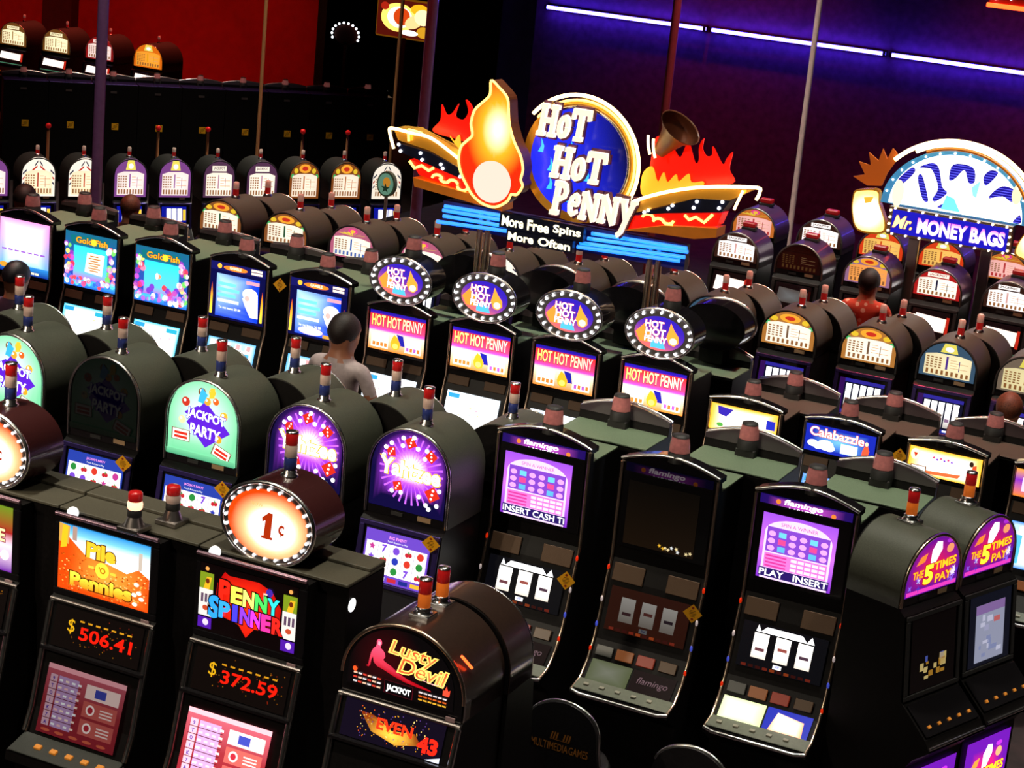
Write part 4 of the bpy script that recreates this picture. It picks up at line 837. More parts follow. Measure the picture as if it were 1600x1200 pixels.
def make_oval(t, face, oz, top, back, a=.27, b=.185, y0=-.02, d=.26, nb=20, bulb=.011, body=BLACKG, rimm=CHROME):
    z = top+oz
    k = ('oval', a, b, d, body.name)
    dr = part('oval_topper', cached(k, lambda: MB().prism(oval_pts(a, b, 36), 0, d, 'y', True).mesh('oval_topper', body)), t, (0, y0, z))
    part('neck', cached(k+('n', oz), lambda: MB().box(-.10, .10, .04, d-.04, -oz-.06, -b+.02, .004).mesh('neck', BLACK)), dr)
    part('rim', cached(k+('r', rimm.name), lambda: MB().tube([(x, -.004, zz) for x, zz in oval_pts(a, b, 40)], .012, 8, True).mesh('rim', rimm)), dr)
    if not back:
        part('bezel', cached(k+('bz',), lambda: MB().prism(oval_pts(a*.985, b*.985, 36), -.004, 0, 'y').mesh('bezel', STEEL)), dr)
        part('oval_face', face, dr, (0, -.008, 0))
        bm = cached(('bulb', bulb), lambda: MB().ball((0, 0, 0), bulb, seg=8, rg=6).mesh('bulb', BULB))
        for x, zz in oval_pts(a*.90, b*.86, nb): part('bulb', bm, dr, (x, -.014, zz))
    return dr

def box_machine(label, group, loc, art, led, pay, w=.66, pitch=.885, oval=None, candles=(), devil=None, disp=None):
    """front-row slot: flat top box over a sloping jackpot display, paytable screen and deck; local x=0 is the left edge of its face"""
    t = thing('slot_machine', label, SM, loc, 0, group)
    if devil is None:
        P = [(0, 1.93), (0, 1.50), (-.02, 1.475), (-.075, 1.236), (-.155, .905), (-.21, .767), (-.36, .72), (-.37, .67), (-.28, .6), (-.25, 0), (.44, 0), (.44, 1.93)]
        part('cabinet', cached('bcab', lambda: MB().prism(P, 0, w).mesh('cabinet', BLACK)), t)
        part('side_cabinet', cached('bside', lambda: MB().box(-.04, pitch-.048, .09, .455, 0, 1.935, .006).mesh('side_cabinet', BLACK)), t)
        part('top_plate', cached('btop', lambda: MB().box(-.04, pitch-.048, .075, .46, 1.935, 1.952, .003).mesh('top_plate', OLIVE)), t)
        part('top_step', cached('bstep', lambda: MB().box(-.04, pitch-.048, .30, .46, 1.952, 1.972, .004).mesh('top_step', OLIVE)), t)
        part('screen_bezel', cached('bbez', lambda: MB().box(0, w, -.016, .0, 1.905, 1.945, .006).box(0, w, -.016, 0, 1.50, 1.54, .006).box(0, .03, -.016, 0, 1.54, 1.905, .006).box(w-.05, w, -.016, 0, 1.54, 1.905, .006).mesh('screen_bezel', BLACKG)), t)
        part('bezel_trim', cached('btr', lambda: MB().tube([(.005, -.012, 1.95), (w-.005, -.012, 1.95)], .012, 8).mesh('bezel_trim', mat('mauve_trim', (.45, .28, .36), .25, .8))), t)
        part('top_screen', art, t, (.03, -.012, 1.54))
        d = part('indicator_lamp', cached('bdome', lambda: MB().ball((0, 0, 0), .032, seg=12, rg=8).mesh('indicator_lamp', mat('white_dome', (.85, .85, .82), .3, emis=(1, 1, 1), es=1.1))), t, (.08, .03, 1.955))
        part('side_lamp', cached('bdisc', lambda: MB().lathe([(.036, 0), (.036, .003), (.03, .006)], 20).mesh('side_lamp', mat('white_disc', (.85, .85, .82), .3, emis=(1, 1, 1), es=1.4))), t, (pitch-.048, .13, 1.83), (0, R_(90), 0))
    else:
        P = [(0, 1.44), (-.02, 1.42), (-.075, 1.236), (-.155, .905), (-.21, .767), (-.36, .72), (-.37, .67), (-.28, .6), (-.25, 0), (.44, 0), (.44, 1.44)]
        part('cabinet', cached('dcab', lambda: MB().prism(P, 0, w).mesh('cabinet', BLACK)), t)
        A = [(x, z+1.44) for x, z in arch(w, .10, .42, 26)]
        part('barrel_top', cached('dbar', lambda: MB().prism(A, 0, .44, 'y', True).mesh('barrel_top', mat('brown_barrel', (.034, .018, .013), .28, coat=.5, grain=.2, gscale=60))), t)
        part('arch_face', cached('dface', lambda: MB().prism([(.006+x*.98, z) for x, z in A], -.008, 0, 'y').mesh('arch_face', BLACKG)), t)
        part('arch_rim', cached('drim', lambda: MB().tube([(x, -.008, z) for x, z in A[2:]], .010, 8).mesh('arch_rim', BRASS)), t)
        part('arch_glass', art, t, (.035, -.013, 1.49))
        for s in (0, 1): candle('orange', t, ((.33, .17, 1.855) if s == 0 else (.33, .36, 1.855)))
        part('red_marker', cached('drm', lambda: MB().box(-.05, .05, -.008, .008, -.006, .006, .002).mesh('red_marker', NEON_R)), t, (w*.90+.03, .06, 1.735), (0, R_(48), R_(60)))
        part('side_reflector', cached('dsr', lambda: MB().box(-.004, .004, -.03, .03, -.05, .05, .002).mesh('side_reflector', CHROME)), t, (w+.002, .03, 1.50))
    (yb, zb), a = on_slope(-.075, 1.236, -.02, 1.465 if devil is None else 1.42, .004)
    part('jackpot_display', led, t, (.05, yb-.004, zb+.004), (a, 0, 0))
    part('display_visor', cached(('bvis', devil is None), lambda: MB().tube([(.0, 0, 0), (w, 0, 0)], .012, 8).mesh('display_visor', STEEL)), t, (0, -.022, 1.475 if devil is None else 1.43))
    part('display_ledge', cached('bled', lambda: MB().box(0, w, -.03, .0, -.012, .012, .005).mesh('display_ledge', BLACKG)), t, (0, -.08, 1.225))
    (y2, z2), a2 = on_slope(-.21, .767, -.085, 1.195, .006)
    if pay: part('paytable_screen', pay, t, (.075, y2, z2+.03), (a2, 0, 0))
    for s in (0, 1):
        part('side_rail', cached(('brail', s, devil is None), lambda: MB().tube([(s*w+(.008 if s == 0 else -.008), y-.008, z) for y, z in [(-.02, 1.46 if devil is None else 1.42), (-.075, 1.236), (-.155, .905), (-.21, .78)]], .017, 8).mesh('side_rail', CHROME)), t)
    (yd, zd), a4 = on_slope(-.36, .72, -.21, .767, .004)
    part('button_deck', cached('bdeck', lambda: MB().box(.01, w-.01, -.008, 0, 0, .155, .003).mesh('button_deck', mat('dark_deck', (.025, .028, .022), .5, grain=.3, gscale=200))), t, (0, yd, zd), (a4, 0, 0))
    s_, c_ = math.sin(a4), math.cos(a4)
    buttons(t, 5, .16, .56, yd-s_*.07-c_*.012, zd+c_*.07-s_*.012, a4, BTN_O, (.04, .03, .016))
    plate(t, w-.06, -.02, 1.488 if devil is None else 1.455, .05, .022, mat('pink_plate', (.4, .25, .25), .4))
    if oval:
        d = make_oval(t, oval, .195, 1.955, False, .272, .215, .10, .30, 24, .0085, mat('dark_drum', (.05, .012, .012), .25, coat=.4), CHROME); d.location.x = .34
        candle('tall', t, (.345, .27, 2.36))
    for (x, y, lit) in candles: candle('cone', t, (x, y, 1.954), lit)
    return t

# ------------------------------------------------------------------ front row: penny machines
gA = 'penny machines in the front row'
OV = art_penny_oval(.235, .18)
box_machine('slot machine cut by the left edge with a glowing 1 cent oval on top', gA, (-7.187, 8.26, 0), art_leftgame(.58, .365), art_led(.56, .22, '$412.86'), art_paytable_red(.50, .37, .8, 3), oval=OV)
box_machine('slot machine whose orange screen shows a hill of coins under blue sky', gA, (-6.30, 8.26, 0), art_pile(.58, .365), art_led(.56, .22, '$506.41'), art_paytable_red(.50, .37, .26, 1), candles=((.47, .03, True), (.56, .24, False)))
box_machine('slot machine with rainbow lettered red screen and glowing 1 cent oval on top', gA, (-5.41, 8.26, 0), art_spinner(.58, .365), art_led(.56, .22, '$372.59'), art_paytable_red(.50, .37, 1.25, 2), oval=OV)
box_machine('dark round-topped slot machine with red script lettering and a reclining red figure', gA, (-4.522, 8.26, 0), art_devil(.59, .08, .345), art_fire_display(.56, .19), None, w=.68, devil=True)
t = arch_machine('brown barrel-topped slot machine backing onto the red script machine', gA, (-4.16, 8.985, 0), math.pi, .68, 1.87, 1.44, .26, None, None, mat('brown_barrel', (.034, .018, .013), .28, coat=.5, grain=.2, gscale=60), None, back=True)

# ------------------------------------------------------------------ second bank: barrel tops and curved-front machines
gB = 'barrel-topped machines of the second bank'; YB = 10.487
GW, GH, GT = .5175, .24, .53
JP = art_jackpot(GW, GH, GT); JPD = art_jackpot(GW, GH, GT, True); DI = art_dice(GW, GH, GT)
RG = [art_reelgrid(.445, .315, k, th) for k, th in ((1, 0), (2, 0), (3, 0), (4, 1), (5, 1))]
lab = ['barrel-topped slot with mint green arch, at the left edge behind the white oval', 'barrel-topped slot whose arched glass is switched off and dark', 'barrel-topped slot with whole mint green arch and purple diamond',
       'barrel-topped slot with purple starburst arch, partly behind a red white blue candle', 'barrel-topped slot with unobstructed purple starburst arch and yellow sticker']
for i, x in enumerate((-8.41, -7.645, -6.88, -6.115, -5.39)):
    arch_machine(lab[i], gB, (x, YB, 0), glass=(JP, JPD, JP, DI, DI)[i], screen=RG[i], stick=(i > 0))
# their backs: the same machines facing away
lab = ['barrel-topped slot facing away at the left edge behind the mint arched slot', 'barrel-topped slot facing away behind the switched-off arched slot', 'barrel-topped slot facing away behind the whole mint arch',
       'barrel-topped slot facing away behind the half hidden purple starburst', 'barrel-topped slot facing away behind the clear purple starburst', 'barrel-topped slot facing away behind the purple screen reading INSERT CASH']
for i, x in enumerate((-8.90, -8.15, -7.37, -6.64, -5.88, -5.28)):
    arch_machine(lab[i], 'barrel-topped machines facing away in the second bank', (x, 11.425 if i < 5 else 11.95, 0), math.pi, apex=2.04 if i < 5 else 1.90, back=True, cy=.24)

gC = 'curved-front reel machines of the second bank'
HD, HDOFF = art_header(.56, .075), art_header(.56, .075, False)
lab = ['curved-front slot with purple screen reading INSERT CASH', 'curved-front slot with unlit black screen', 'curved-front slot with purple screen reading PLAY and INSERT, pale lit deck']
def art_deckpanel(w, h, on):
    c = Cv(); g = 1.5 if on else .12
    c.fan([(0, 0), (w*.48, 0), (w*.48, h), (0, h)], (w*.22, h*.55), lambda x, y: mixc(C('#fbffe0', g*1.1), C('#c8d890', g*.9), min(1, math.hypot(x-w*.22, y-h*.55)/(w*.3))), 4)
    if on:
        c.rect(w*.5, 0, w, h, C('#1a28b0', .9)); c.fan([(w*.56, 0), (w*.94, 0), (w*.92, h*.7), (w*.62, h*.85)], (w*.75, h*.4), lambda x, y: mixc(C('#fff', 2.0), C('#f0a060', 1.3), min(1, abs(x-w*.75)/(w*.18))), 4)
    else:
        c.rect(w*.5, 0, w, h, C('#1a0608', .5)); c.text('flamingo', w*.75, h*.55, w=w*.36, col=C('#907078', .5), shear=.2)
    return c.mesh('belly_panel')
for i, x in enumerate((-4.735, -3.905, -3.053)):
    on = i != 1
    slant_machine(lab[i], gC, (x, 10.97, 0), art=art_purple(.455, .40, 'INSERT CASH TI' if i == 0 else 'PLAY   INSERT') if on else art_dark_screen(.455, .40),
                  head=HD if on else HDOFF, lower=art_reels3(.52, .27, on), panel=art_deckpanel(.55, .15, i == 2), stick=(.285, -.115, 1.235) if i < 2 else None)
lab = ['grey-green topped slot facing away behind the INSERT CASH machine', 'grey-green topped slot facing away behind the unlit machine', 'grey-green topped slot facing away behind the PLAY INSERT machine']
for i, x in enumerate((-4.585, -3.71, -2.84)):
    slant_machine(lab[i], 'flat-topped machines facing away in the second bank', (x, 11.92, 0), math.pi, top=2.04, depth=.43, back=True)
gE = 'purple arched machines at the end of the second bank'
AF = art_five(.504, .10, .345); BF = art_five(.46, .40, .40, 1.7, True)
arch_machine('nearer barrel-topped slot with purple and yellow arch turned to the right', gE, (-2.275, 10.92, 0), R_(70), .56, 2.05, 1.66, .36, AF, art_spots(.43, .46, 4, ('#c8b070', '#4a58a8', '#a87828'), .55), candle_kind='orange', cy=.2, rim=BRASS, frame=RUBBER, belly=BF, scr=1.13)
arch_machine('farther barrel-topped slot with purple and yellow arch turned to the right', gE, (-2.085, 11.49, 0), R_(70), .56, 2.05, 1.66, .36, AF, art_spots(.43, .46, 8, ('#c8c8e0', '#a8a8c8', '#c86868', '#8890b8'), .6, '#181a28'), candle_kind='orange', cy=.2, rim=BRASS, frame=RUBBER, belly=BF, scr=1.13)

# ------------------------------------------------------------------ third bank: video machines
YF = 13.9; gF = 'video machines of the third bank'
fk = dict(w=.57, vents=(1.43, 1.36), kind='screen', low=(1.33, 1.0))
LW, LH = .46, .32
slant_machine('video slot with bright pink and blue sky screen at the left edge', gF, (-11.035, YF, 0), art=art_pinksky(.53, .47), lower=art_spots(LW, LH, 3, ('#f04018', '#ff8040', '#3050e0', '#e02818'), 1.0), top=1.97, scr=(1.94, 1.47), scrx=(.02, .61), **fk)
slant_machine('video slot with coral reef screen showing a cream notice', gF, (-10.335, YF, 0), art=art_fish(.53, .47, 0), lower=art_light(LW, LH, '#fffdf4', '#30b8d8', 1.5, 1), top=1.97, scr=(1.94, 1.47), scrx=(.02, .61), **fk)
slant_machine('video slot with coral reef screen showing one small fish', gF, (-9.605, YF, 0), art=art_fish(.53, .47, 1), lower=art_light(LW, LH, '#fffdf4', '#30b8d8', 1.5, 2), top=1.97, scr=(1.94, 1.47), scrx=(.02, .61), **fk)
slant_machine('video slot with deep blue screen of a white bearded figure, left of two', gF, (-8.855, YF, 0), art=art_blueman(.53, .47, 0), lower=art_light(LW, LH, '#f4faff', '#58b8f0', 1.3, 3, 5), top=1.97, scr=(1.94, 1.47), scrx=(.02, .61), **fk)
slant_machine('video slot with paler blue screen of a white bearded figure, right of two', gF, (-8.085, YF, 0), art=art_blueman(.53, .47, 1), lower=art_light(LW, LH, '#f4faff', '#58b8f0', 1.3, 4, 5), top=1.97, scr=(1.94, 1.47), scrx=(.02, .61), stick=(-.35, -.05, 1.86), **fk)
OH = art_penny_oval_hot(.20, .13)
nth = ('first', 'second', 'third', 'fourth')
for i, x in enumerate((-7.355, -6.615, -5.895, -5.155)):
    slant_machine('%s from the left of four fiery orange video slots with bulb-ringed oval toppers' % nth[i], 'fiery orange machines of the third bank', (x, YF, 0), art=art_hot(.50, .315, i % 2), lower=art_light(LW, LH, '#ffffff', '#e8f4ff', 1.7, 10+i), top=1.85, scr=(1.815, 1.50), scrx=(.04, .6), oval=OH, **fk)
    slant_machine('machine facing away with black oval topper, behind the %s fiery orange slot' % nth[i], 'oval-topped machines facing away in the third bank', (x+.09, 15.03, 0), math.pi, w=.57, top=1.75, depth=.44, back=True, candle_kind=None, oval=OH)
gk = dict(w=.57, vents=(1.42, 1.34), kind='screen', low=(1.30, .98), topm=mat('brown_top', (.09, .06, .045), .5, grain=.2, gscale=120))
lab = ['video slot with small yellow lit top box beside the last fiery orange slot', 'video slot with blue lit top box and white lettering', 'video slot with broad yellow lit top box beside a yellow sticker', 'video slot with orange top box and pale blue card screen at the right edge']
for i, x in enumerate((-4.425, -3.685, -2.915, -2.155)):
    slant_machine(lab[i], 'low top-box machines of the third bank', (x, YF, 0), art=art_box(.52, .20, i), lower=art_light(LW, LH, '#e8f4ff', '#4090f0', 1.2, 20+i, 4 if i == 3 else 0), top=1.69, crown=.045, scr=(1.66, 1.46), scrx=(.025, .605), stick=(-.33, -.02, 1.56) if i == 2 else None, **gk)
lab = ['brown flat-topped slot facing away behind the small yellow top box', 'brown flat-topped slot facing away behind the blue top box', 'brown flat-topped slot facing away behind the broad yellow top box', 'brown flat-topped slot facing away at the right edge of the third bank']
for i, x in enumerate((-4.33, -3.54, -2.77, -2.0)):
    slant_machine(lab[i], 'flat-topped machines facing away in the third bank', (x, 14.88, 0), math.pi, w=.66, top=1.64, depth=.44, back=True, topm=gk['topm'])
lab = ['grey-green topped slot facing away at the left edge of the third bank', 'grey-green topped slot facing away behind the reef screen with notice', 'grey-green topped slot facing away behind the reef screen with one fish', 'grey-green topped slot facing away behind the deep blue screen', 'grey-green topped slot facing away behind the paler blue screen']
for i, x in enumerate((-11.22, -10.46, -9.70, -8.96, -8.22)):
    slant_machine(lab[i], 'flat-topped machines facing away in the third bank', (x, 15.05, 0), math.pi, w=.60, top=1.89, crown=.022, depth=.43, back=True)

# ------------------------------------------------------------------ fourth bank: arched paytables
ORDK = ('first', 'second', 'third', 'fourth', 'fifth', 'sixth', 'seventh', 'eighth', 'ninth', 'tenth', 'eleventh', 'last'); YK = 16.6; gK = 'arched paytable machines of the fourth bank'
kw, kt = .468, .31
KA = {'mask': art_pay_arch(kw, .11, kt, '#a04818', '#fff0d8', '#285838', 2, 1.1), 'fan': art_pay_arch(kw, .11, kt, '#d85018', '#fff4e0', '#4870c0', 3, 1.1), 'zig': art_pay_arch(kw, .11, kt, '#e8e0d0', '#fff0d8', '#c03020', 1, 1.2),
      'sphinx': art_pay_arch(kw, .11, kt, '#c07820', '#fff2dc', '#806048', 2, 1.15), 'leaf': art_pay_arch(kw, .11, kt, '#206038', '#f8e8b8', '#5838a0', 4, 1.0), 'teal': art_pay_arch(kw, .11, kt, '#1a6868', '#f0e0a8', '#c06820', 4, .9)}
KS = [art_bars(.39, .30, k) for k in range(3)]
kl = [('mask', 'arched slot with gold mask crown, leftmost of the fourth bank'), ('mask', 'arched slot with gold mask crown, second of the fourth bank'), ('fan', 'arched slot with orange fan crown, fully visible left of the thick pole'), ('fan', 'arched slot with orange fan crown, behind the first bulb-ringed oval'),
      ('zig', 'arched slot with white zigzag crown, between the first two ovals'), ('zig', 'arched slot with white zigzag crown, between the second and third ovals'), ('sphinx', 'arched slot with brown crown, behind the right post of the big sign'), ('leaf', 'arched slot with green crown, behind the black oval back'),
      ('sphinx', 'arched slot with golden crown and cream paytable, left of two'), ('sphinx', 'arched slot with golden crown and cream paytable, right of two'), ('leaf', 'arched slot with green and purple crown near the right edge'), ('teal', 'arched slot with teal crown cut by the right edge')]
for i, (x, (k, l)) in enumerate(zip((-10.82, -10.08, -9.34, -8.58, -7.82, -7.12, -6.42, -5.70, -4.99, -4.27, -3.59, -2.93), kl)):
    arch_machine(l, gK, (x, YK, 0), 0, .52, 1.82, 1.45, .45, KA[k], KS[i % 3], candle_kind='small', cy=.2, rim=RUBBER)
    t = arch_machine('barrel-topped slot facing away, behind the '+l.replace('arched slot with ', '').split(',')[0].replace(' cut by the', ' at the')+', %s along' % ORDK[i], 'barrel-topped machines facing away in the fourth bank', (x+.08, 17.54, 0), math.pi, .52, 1.78, 1.43, .45, candle_kind='small', cy=.22, back=True)
    if i == 2:
        tp = part('oval_topper', MB().prism(oval_pts(.10, .125, 24), 0, .05, 'y', True).mesh('oval_topper', mat('olive_topper', (.10, .16, .11), .4)), t, (.15, .2, 2.12))
        part('topper_post', MB().tube([(0, .025, -.36), (0, .025, -.12)], .018, 8).mesh('topper_post', STEEL), tp)
        c = Cv(); c.ell(0, 0, .085, .108, C('#6a9880', .55)); c.ell(.01, .02, .04, .05, C('#c08028', .7)); c.star(0, -.04, .05, .02, 5, C('#203828', .5)); part('topper_print', c.mesh('topper_print'), tp, (0, .055, 0), (0, 0, math.pi))

# ------------------------------------------------------------------ fifth and sixth rows on the right
MBAR = mat('plum_barrel', (.055, .022, .075), .32, coat=.3, grain=.2, gscale=80)
MA = {'news': art_pay_arch(kw, .09, .29, '#301810', '#fff4f0', '#e8b0a8', 0, 1.2), 'off': art_pay_arch(kw, .09, .29, '#3a0c06', '#4a140a', '#501c0c', 0, .22), 'fish': art_pay_arch(kw, .09, .29, '#3878a8', '#f8a050', '#e84828', 2, 1.0),
      'flag': art_pay_arch(kw, .09, .29, '#a81818', '#fff0e0', '#18183a', 0, 1.15), 'gold': art_pay_arch(kw, .09, .29, '#c88018', '#f8b8b0', '#d04040', 3, .95), 'red': art_pay_arch(kw, .09, .29, '#d82010', '#f8c060', '#f06020', 4, .95)}
def art_strip(w, h, on=1.0):
    c = Cv(); c.rect(0, 0, w, h, C('#180808', .5)); c.fan([(w*.06, h*.40), (w*.90, h*.36), (w*.94, h*.80), (w*.10, h*.86)], (w*.45, h*.6), lambda x, y: mixc(C('#fff', 1.9*on), C('#f8d8c8', 1.0*on), min(1, abs(x-w*.45)/(w*.45))), 4)
    c.rect(0, h*.06, w, h*.12, C('#508868', .5*on)); c.rect(w*.92, h*.3, w, h*.86, C('#c02818', .8*on)); return c.mesh('game_screen')
ST, STO = art_strip(.38, .32), art_strip(.38, .32, .06)
ml = [('news', 'plum barrel slot with white newspaper-like arch beside the big fiery sign'), ('off', 'plum barrel slot with arch switched off, next to the white pole'), ('fish', 'plum barrel slot with blue and orange arch in front of the red-shirted player'), ('flag', 'plum barrel slot with red and white striped arch under the blue lettered sign'), ('news', 'plum barrel slot with white newspaper-like arch at the right edge'), ('fish', 'plum barrel slot of the fifth row outside the right edge')]
for x, (k, l) in zip((-6.69, -6.0, -5.27, -4.55, -3.84, -3.13), ml):
    arch_machine(l, 'plum barrel machines of the fifth row', (x, 20.0, 0), 0, .52, 1.73, 1.39, .45, MA[k], STO if k == 'off' else ST, MBAR, 'dome', cy=.28, rim=STEEL, frame=RUBBER)
ml = [('gold', 'rear plum barrel slot with golden arch at the right tip of the fiery sign'), ('news', 'rear plum barrel slot with white arch right of the white pole'), ('red', 'rear plum barrel slot with red arch below the left lobe of the oval sign'), ('red', 'rear plum barrel slot with red arch between the posts of the oval sign'), ('gold', 'rear plum barrel slot with golden arch right of the oval sign posts')]
for x, (k, l) in zip((-6.86, -6.11, -5.43, -4.78, -4.11), ml):
    arch_machine(l, 'plum barrel machines of the sixth row', (x, 21.0, 0), 0, .52, 1.83, 1.49, .45, MA[k], ST, MBAR, 'dome', cy=.28, rim=STEEL, frame=RUBBER)

# ------------------------------------------------------------------ sunken pit on the left: a row facing us, a row facing away, a far row
RL = R_(50.6); gL = 'arched machines of the sunken pit'
lw, lt = .504, .61
LA = {'zig': art_pay_arch(lw, .32, lt, '#e8e0d0', '#ffe8c0', '#c03020', 1, 1.15), 'vio': art_pay_arch(lw, .32, lt, '#582068', '#ffe8e0', '#a868b0', 4, 1.1), 'pal': art_pay_arch(lw, .32, lt, '#50304a', '#fff0dc', '#c890a8', 0, 1.15), 'ora': art_pay_arch(lw, .32, lt, '#382018', '#ffe8d0', '#c06820', 2, 1.05), 'blu': art_pay_arch(lw, .32, lt, '#1a2890', '#fff0d8', '#d8e0ff', 1, 1.0)}
def art_pit(w, h, seed):
    c = Cv(); c.rect(0, 0, w, h, C('#1018a0', .7)); c.rect(0, 0, w, h*.2, C('#0a0a30', .5)); c.up()
    for i in range(3): c.rect(w*(.2+.22*i), h*.25, w*(.38+.22*i), h*.9, C('#fff', 1.4), True)
    c.rect(w*.86, h*.3, w*.98, h*.85, C('#e8c030'), True)
    return c.mesh('game_screen')
LS = art_pit(.40, .31, 1)
ll = [('vio', 'arched pit slot cut by the left edge'), ('zig', 'arched pit slot with zigzag striped crown, left of the thick left pole'), ('zig', 'arched pit slot with zigzag striped crown, crossed by the thick left pole'), ('vio', 'arched pit slot with violet crown, left of two'), ('vio', 'arched pit slot with violet crown, right of two'),
      ('pal', 'arched pit slot with mauve crown, left of two'), ('pal', 'arched pit slot with mauve crown, right of two'), ('ora', 'arched pit slot with orange badge crown, left of two'), ('ora', 'arched pit slot with orange badge crown, right of two'), ('blu', 'arched pit slot with blue crown at the right end of its row')]
for k, (a, l) in enumerate(ll):
    s = -.73+.718*k
    arch_machine(l, gL, (-19.67+.634*s, 25.05+.773*s, LOW), RL, .56, 2.05, 1.40, .5, LA[a], LS, mat('black_barrel', (.012, .012, .010), .5, grain=.2, gscale=60), 'small', cy=.2, rim=RUBBER, detail=(k < 7))
pl = ['leftmost', 'second', 'third', 'fourth', 'fifth', 'sixth', 'seventh', 'eighth', 'ninth']
for k in range(9):
    s = .864*k
    t = slant_machine('%s from left of the black pit slots seen from behind with yellow stickers' % pl[k], 'pit machines facing away', (-25.63+.717*s, 32.08+.697*s, LOW), R_(44.2+180), w=.85, top=2.04, depth=.45, crown=.05, back=True, topm=PURPLE)
    st = sticker(t, (0, .456, 1.13), (0, R_(45), math.pi)); st.scale = (1.55, 1, 1.55)
    part('rear_vent', box_mesh('rear_vent', (-.06, .06, -.004, .004, -.02, .02), STEEL), t, (.05, .454, 1.80))
qa = {'cream': art_pay_arch(.756, .14, .53, '#6a4018', '#fff0c0', '#a87830', 0, 1.1), 'fire': art_pay_arch(.756, .14, .53, '#d81808', '#f8a030', '#ffb020', 4, 1.0), 'pink': art_pay_arch(.756, .14, .53, '#901818', '#ffe0d8', '#c06060', 0, 1.0)}
for k, (x, a, l) in enumerate(((-30.94, 'cream', 'arched slot far off by the red wall, at the left edge'), (-29.70, 'cream', 'arched slot far off by the red wall with cream glass and oval light'), (-28.48, 'pink', 'arched slot far off by the red wall, crossed by the thick left pole'), (-27.14, 'fire', 'arched slot far off by the red wall with flame red glass'))):
    arch_machine(l, 'far machines by the red wall', (x, 38.3, LOW), 0, .84, 2.05, 1.46, .75, qa[a], art_strip(.70, .34), mat('black_barrel', (.012, .012, .010), .5, grain=.2, gscale=60), 'small', cy=.35, rim=CHROME)

# ------------------------------------------------------------------ poles
def pole(label, x, y, z0, r, m, collar=True):
    t = thing('support_pole', label, 'pole', (x, y, z0))
    part('shaft', MB().tube([(0, 0, 0), (0, 0, CEIL-z0)], r, 16).mesh('shaft', m), t)
    part('foot_flange', MB().lathe([(r*2.2, 0), (r*2.2, .015), (r*1.2, .03)], 16).mesh('foot_flange', STEEL), t)
    part('ceiling_flange', MB().lathe([(r*1.2, 0), (r*2.2, .02), (r*2.2, .03)], 16).mesh('ceiling_flange', STEEL), t, (0, 0, CEIL-z0-.03))
PM = mat('mauve_pole_paint', (.20, .08, .22), .35, grain=.1, gscale=20, coat=.2)
pole('thick mauve pole at the left, crossing the arched pit machines', -11.58, 15.6, 0, .052, PM)
pole('thick mauve pole left of the big fiery sign', -9.43, 18.0, 0, .055, PM)
pole('pale pinkish pole against the purple wall', -7.38, 24.0, 0, .036, mat('pale_pole_paint', (.90, .62, .60), .4, grain=.08, gscale=20))
pole('dark red pole behind the top of the big fiery sign', -8.65, 22.6, 0, .05, mat('red_pole_paint', (.30, .02, .03), .4, grain=.1, gscale=20))
pole('slim bronze pole in front of the red wall', -18.9, 30.0, LOW, .032, mat('bronze_pole', (.70, .30, .12), .35, .3))
pole('slim bronze pole in front of the distant fiery sign', -16.85, 31.05, LOW, .032, mat('bronze_pole', (.70, .30, .12), .35, .3))
for (x, y, l) in ((-20.35, 26.11, 'slender copper lamp post with red ball behind the left zigzag pit slots'), (-19.22, 27.49, 'slender copper lamp post with red ball behind the right violet pit slot'), (-18.69, 28.13, 'slender copper lamp post with red ball behind the left mauve pit slot'), (-17.65, 29.4, 'slender copper lamp post with red ball behind the left orange badge slot'), (-17.14, 30.02, 'slender copper lamp post with red ball behind the right orange badge slot')):
    t = thing('lamp_post', l, 'lamp post', (x, y, LOW), 0, 'lamp posts of the sunken pit')
    part('post', cached('lp', lambda: MB().lathe([(.09, 0), (.09, .02), (.03, .04), (.022, 2.30)], 12).mesh('post', mat('copper_post', (.6, .24, .10), .35, .3))), t)
    part('red_ball', cached('lpb', lambda: MB().ball((0, 0, 2.34), .045, seg=14, rg=10).mesh('red_ball', REDLENS)), t)

# ------------------------------------------------------------------ the big fiery sign over the third bank
FLAME = [(-6.9, 3.7), (-6.83, 3.66), (-6.75, 3.59), (-6.73, 3.5), (-6.71, 3.39), (-6.66, 3.27), (-6.59, 3.16), (-6.56, 3.06), (-6.57, 2.98), (-6.55, 2.93), (-6.59, 2.86), (-6.64, 2.85), (-6.67, 2.79), (-6.77, 2.73), (-6.88, 2.74), (-6.97, 2.79), (-7.03, 2.86), (-7.09, 2.95), (-7.12, 3.05), (-7.11, 3.15), (-7.06, 3.21), (-7.02, 3.26), (-7.04, 3.35), (-7.02, 3.45), (-6.97, 3.51), (-6.9, 3.59)]
FACE = [(-6.82, 2.93), (-7.01, 2.9), (-6.64, 2.96), (-6.84, 3.11), (-6.8, 2.75)]
LTUBE = [(-7.75, 3.03), (-7.8, 3.16), (-7.78, 3.19), (-7.62, 3.18), (-7.41, 3.16), (-7.13, 3.02)]
LTUBE2 = [(-7.62, 3.11), (-7.63, 3.19), (-7.61, 3.2), (-7.51, 3.19)]
LORANGE = [(-7.78, 3.19), (-7.63, 3.2), (-7.13, 3.05), (-7.11, 2.95), (-7.44, 3.06), (-7.73, 3.1)]
LNAVY = [(-7.74, 3.08), (-7.44, 3.05), (-7.1, 2.95), (-7.12, 2.88), (-7.69, 3.01)]
LBULB = [(-7.71, 3.07), (-7.69, 3.02), (-7.51, 3.03), (-7.49, 2.98), (-7.32, 2.97), (-7.3, 2.94), (-7.14, 2.9)]
LRED = [(-7.62, 2.96), (-7.12, 2.88), (-7.01, 2.85), (-7.02, 2.77), (-7.52, 2.85)]
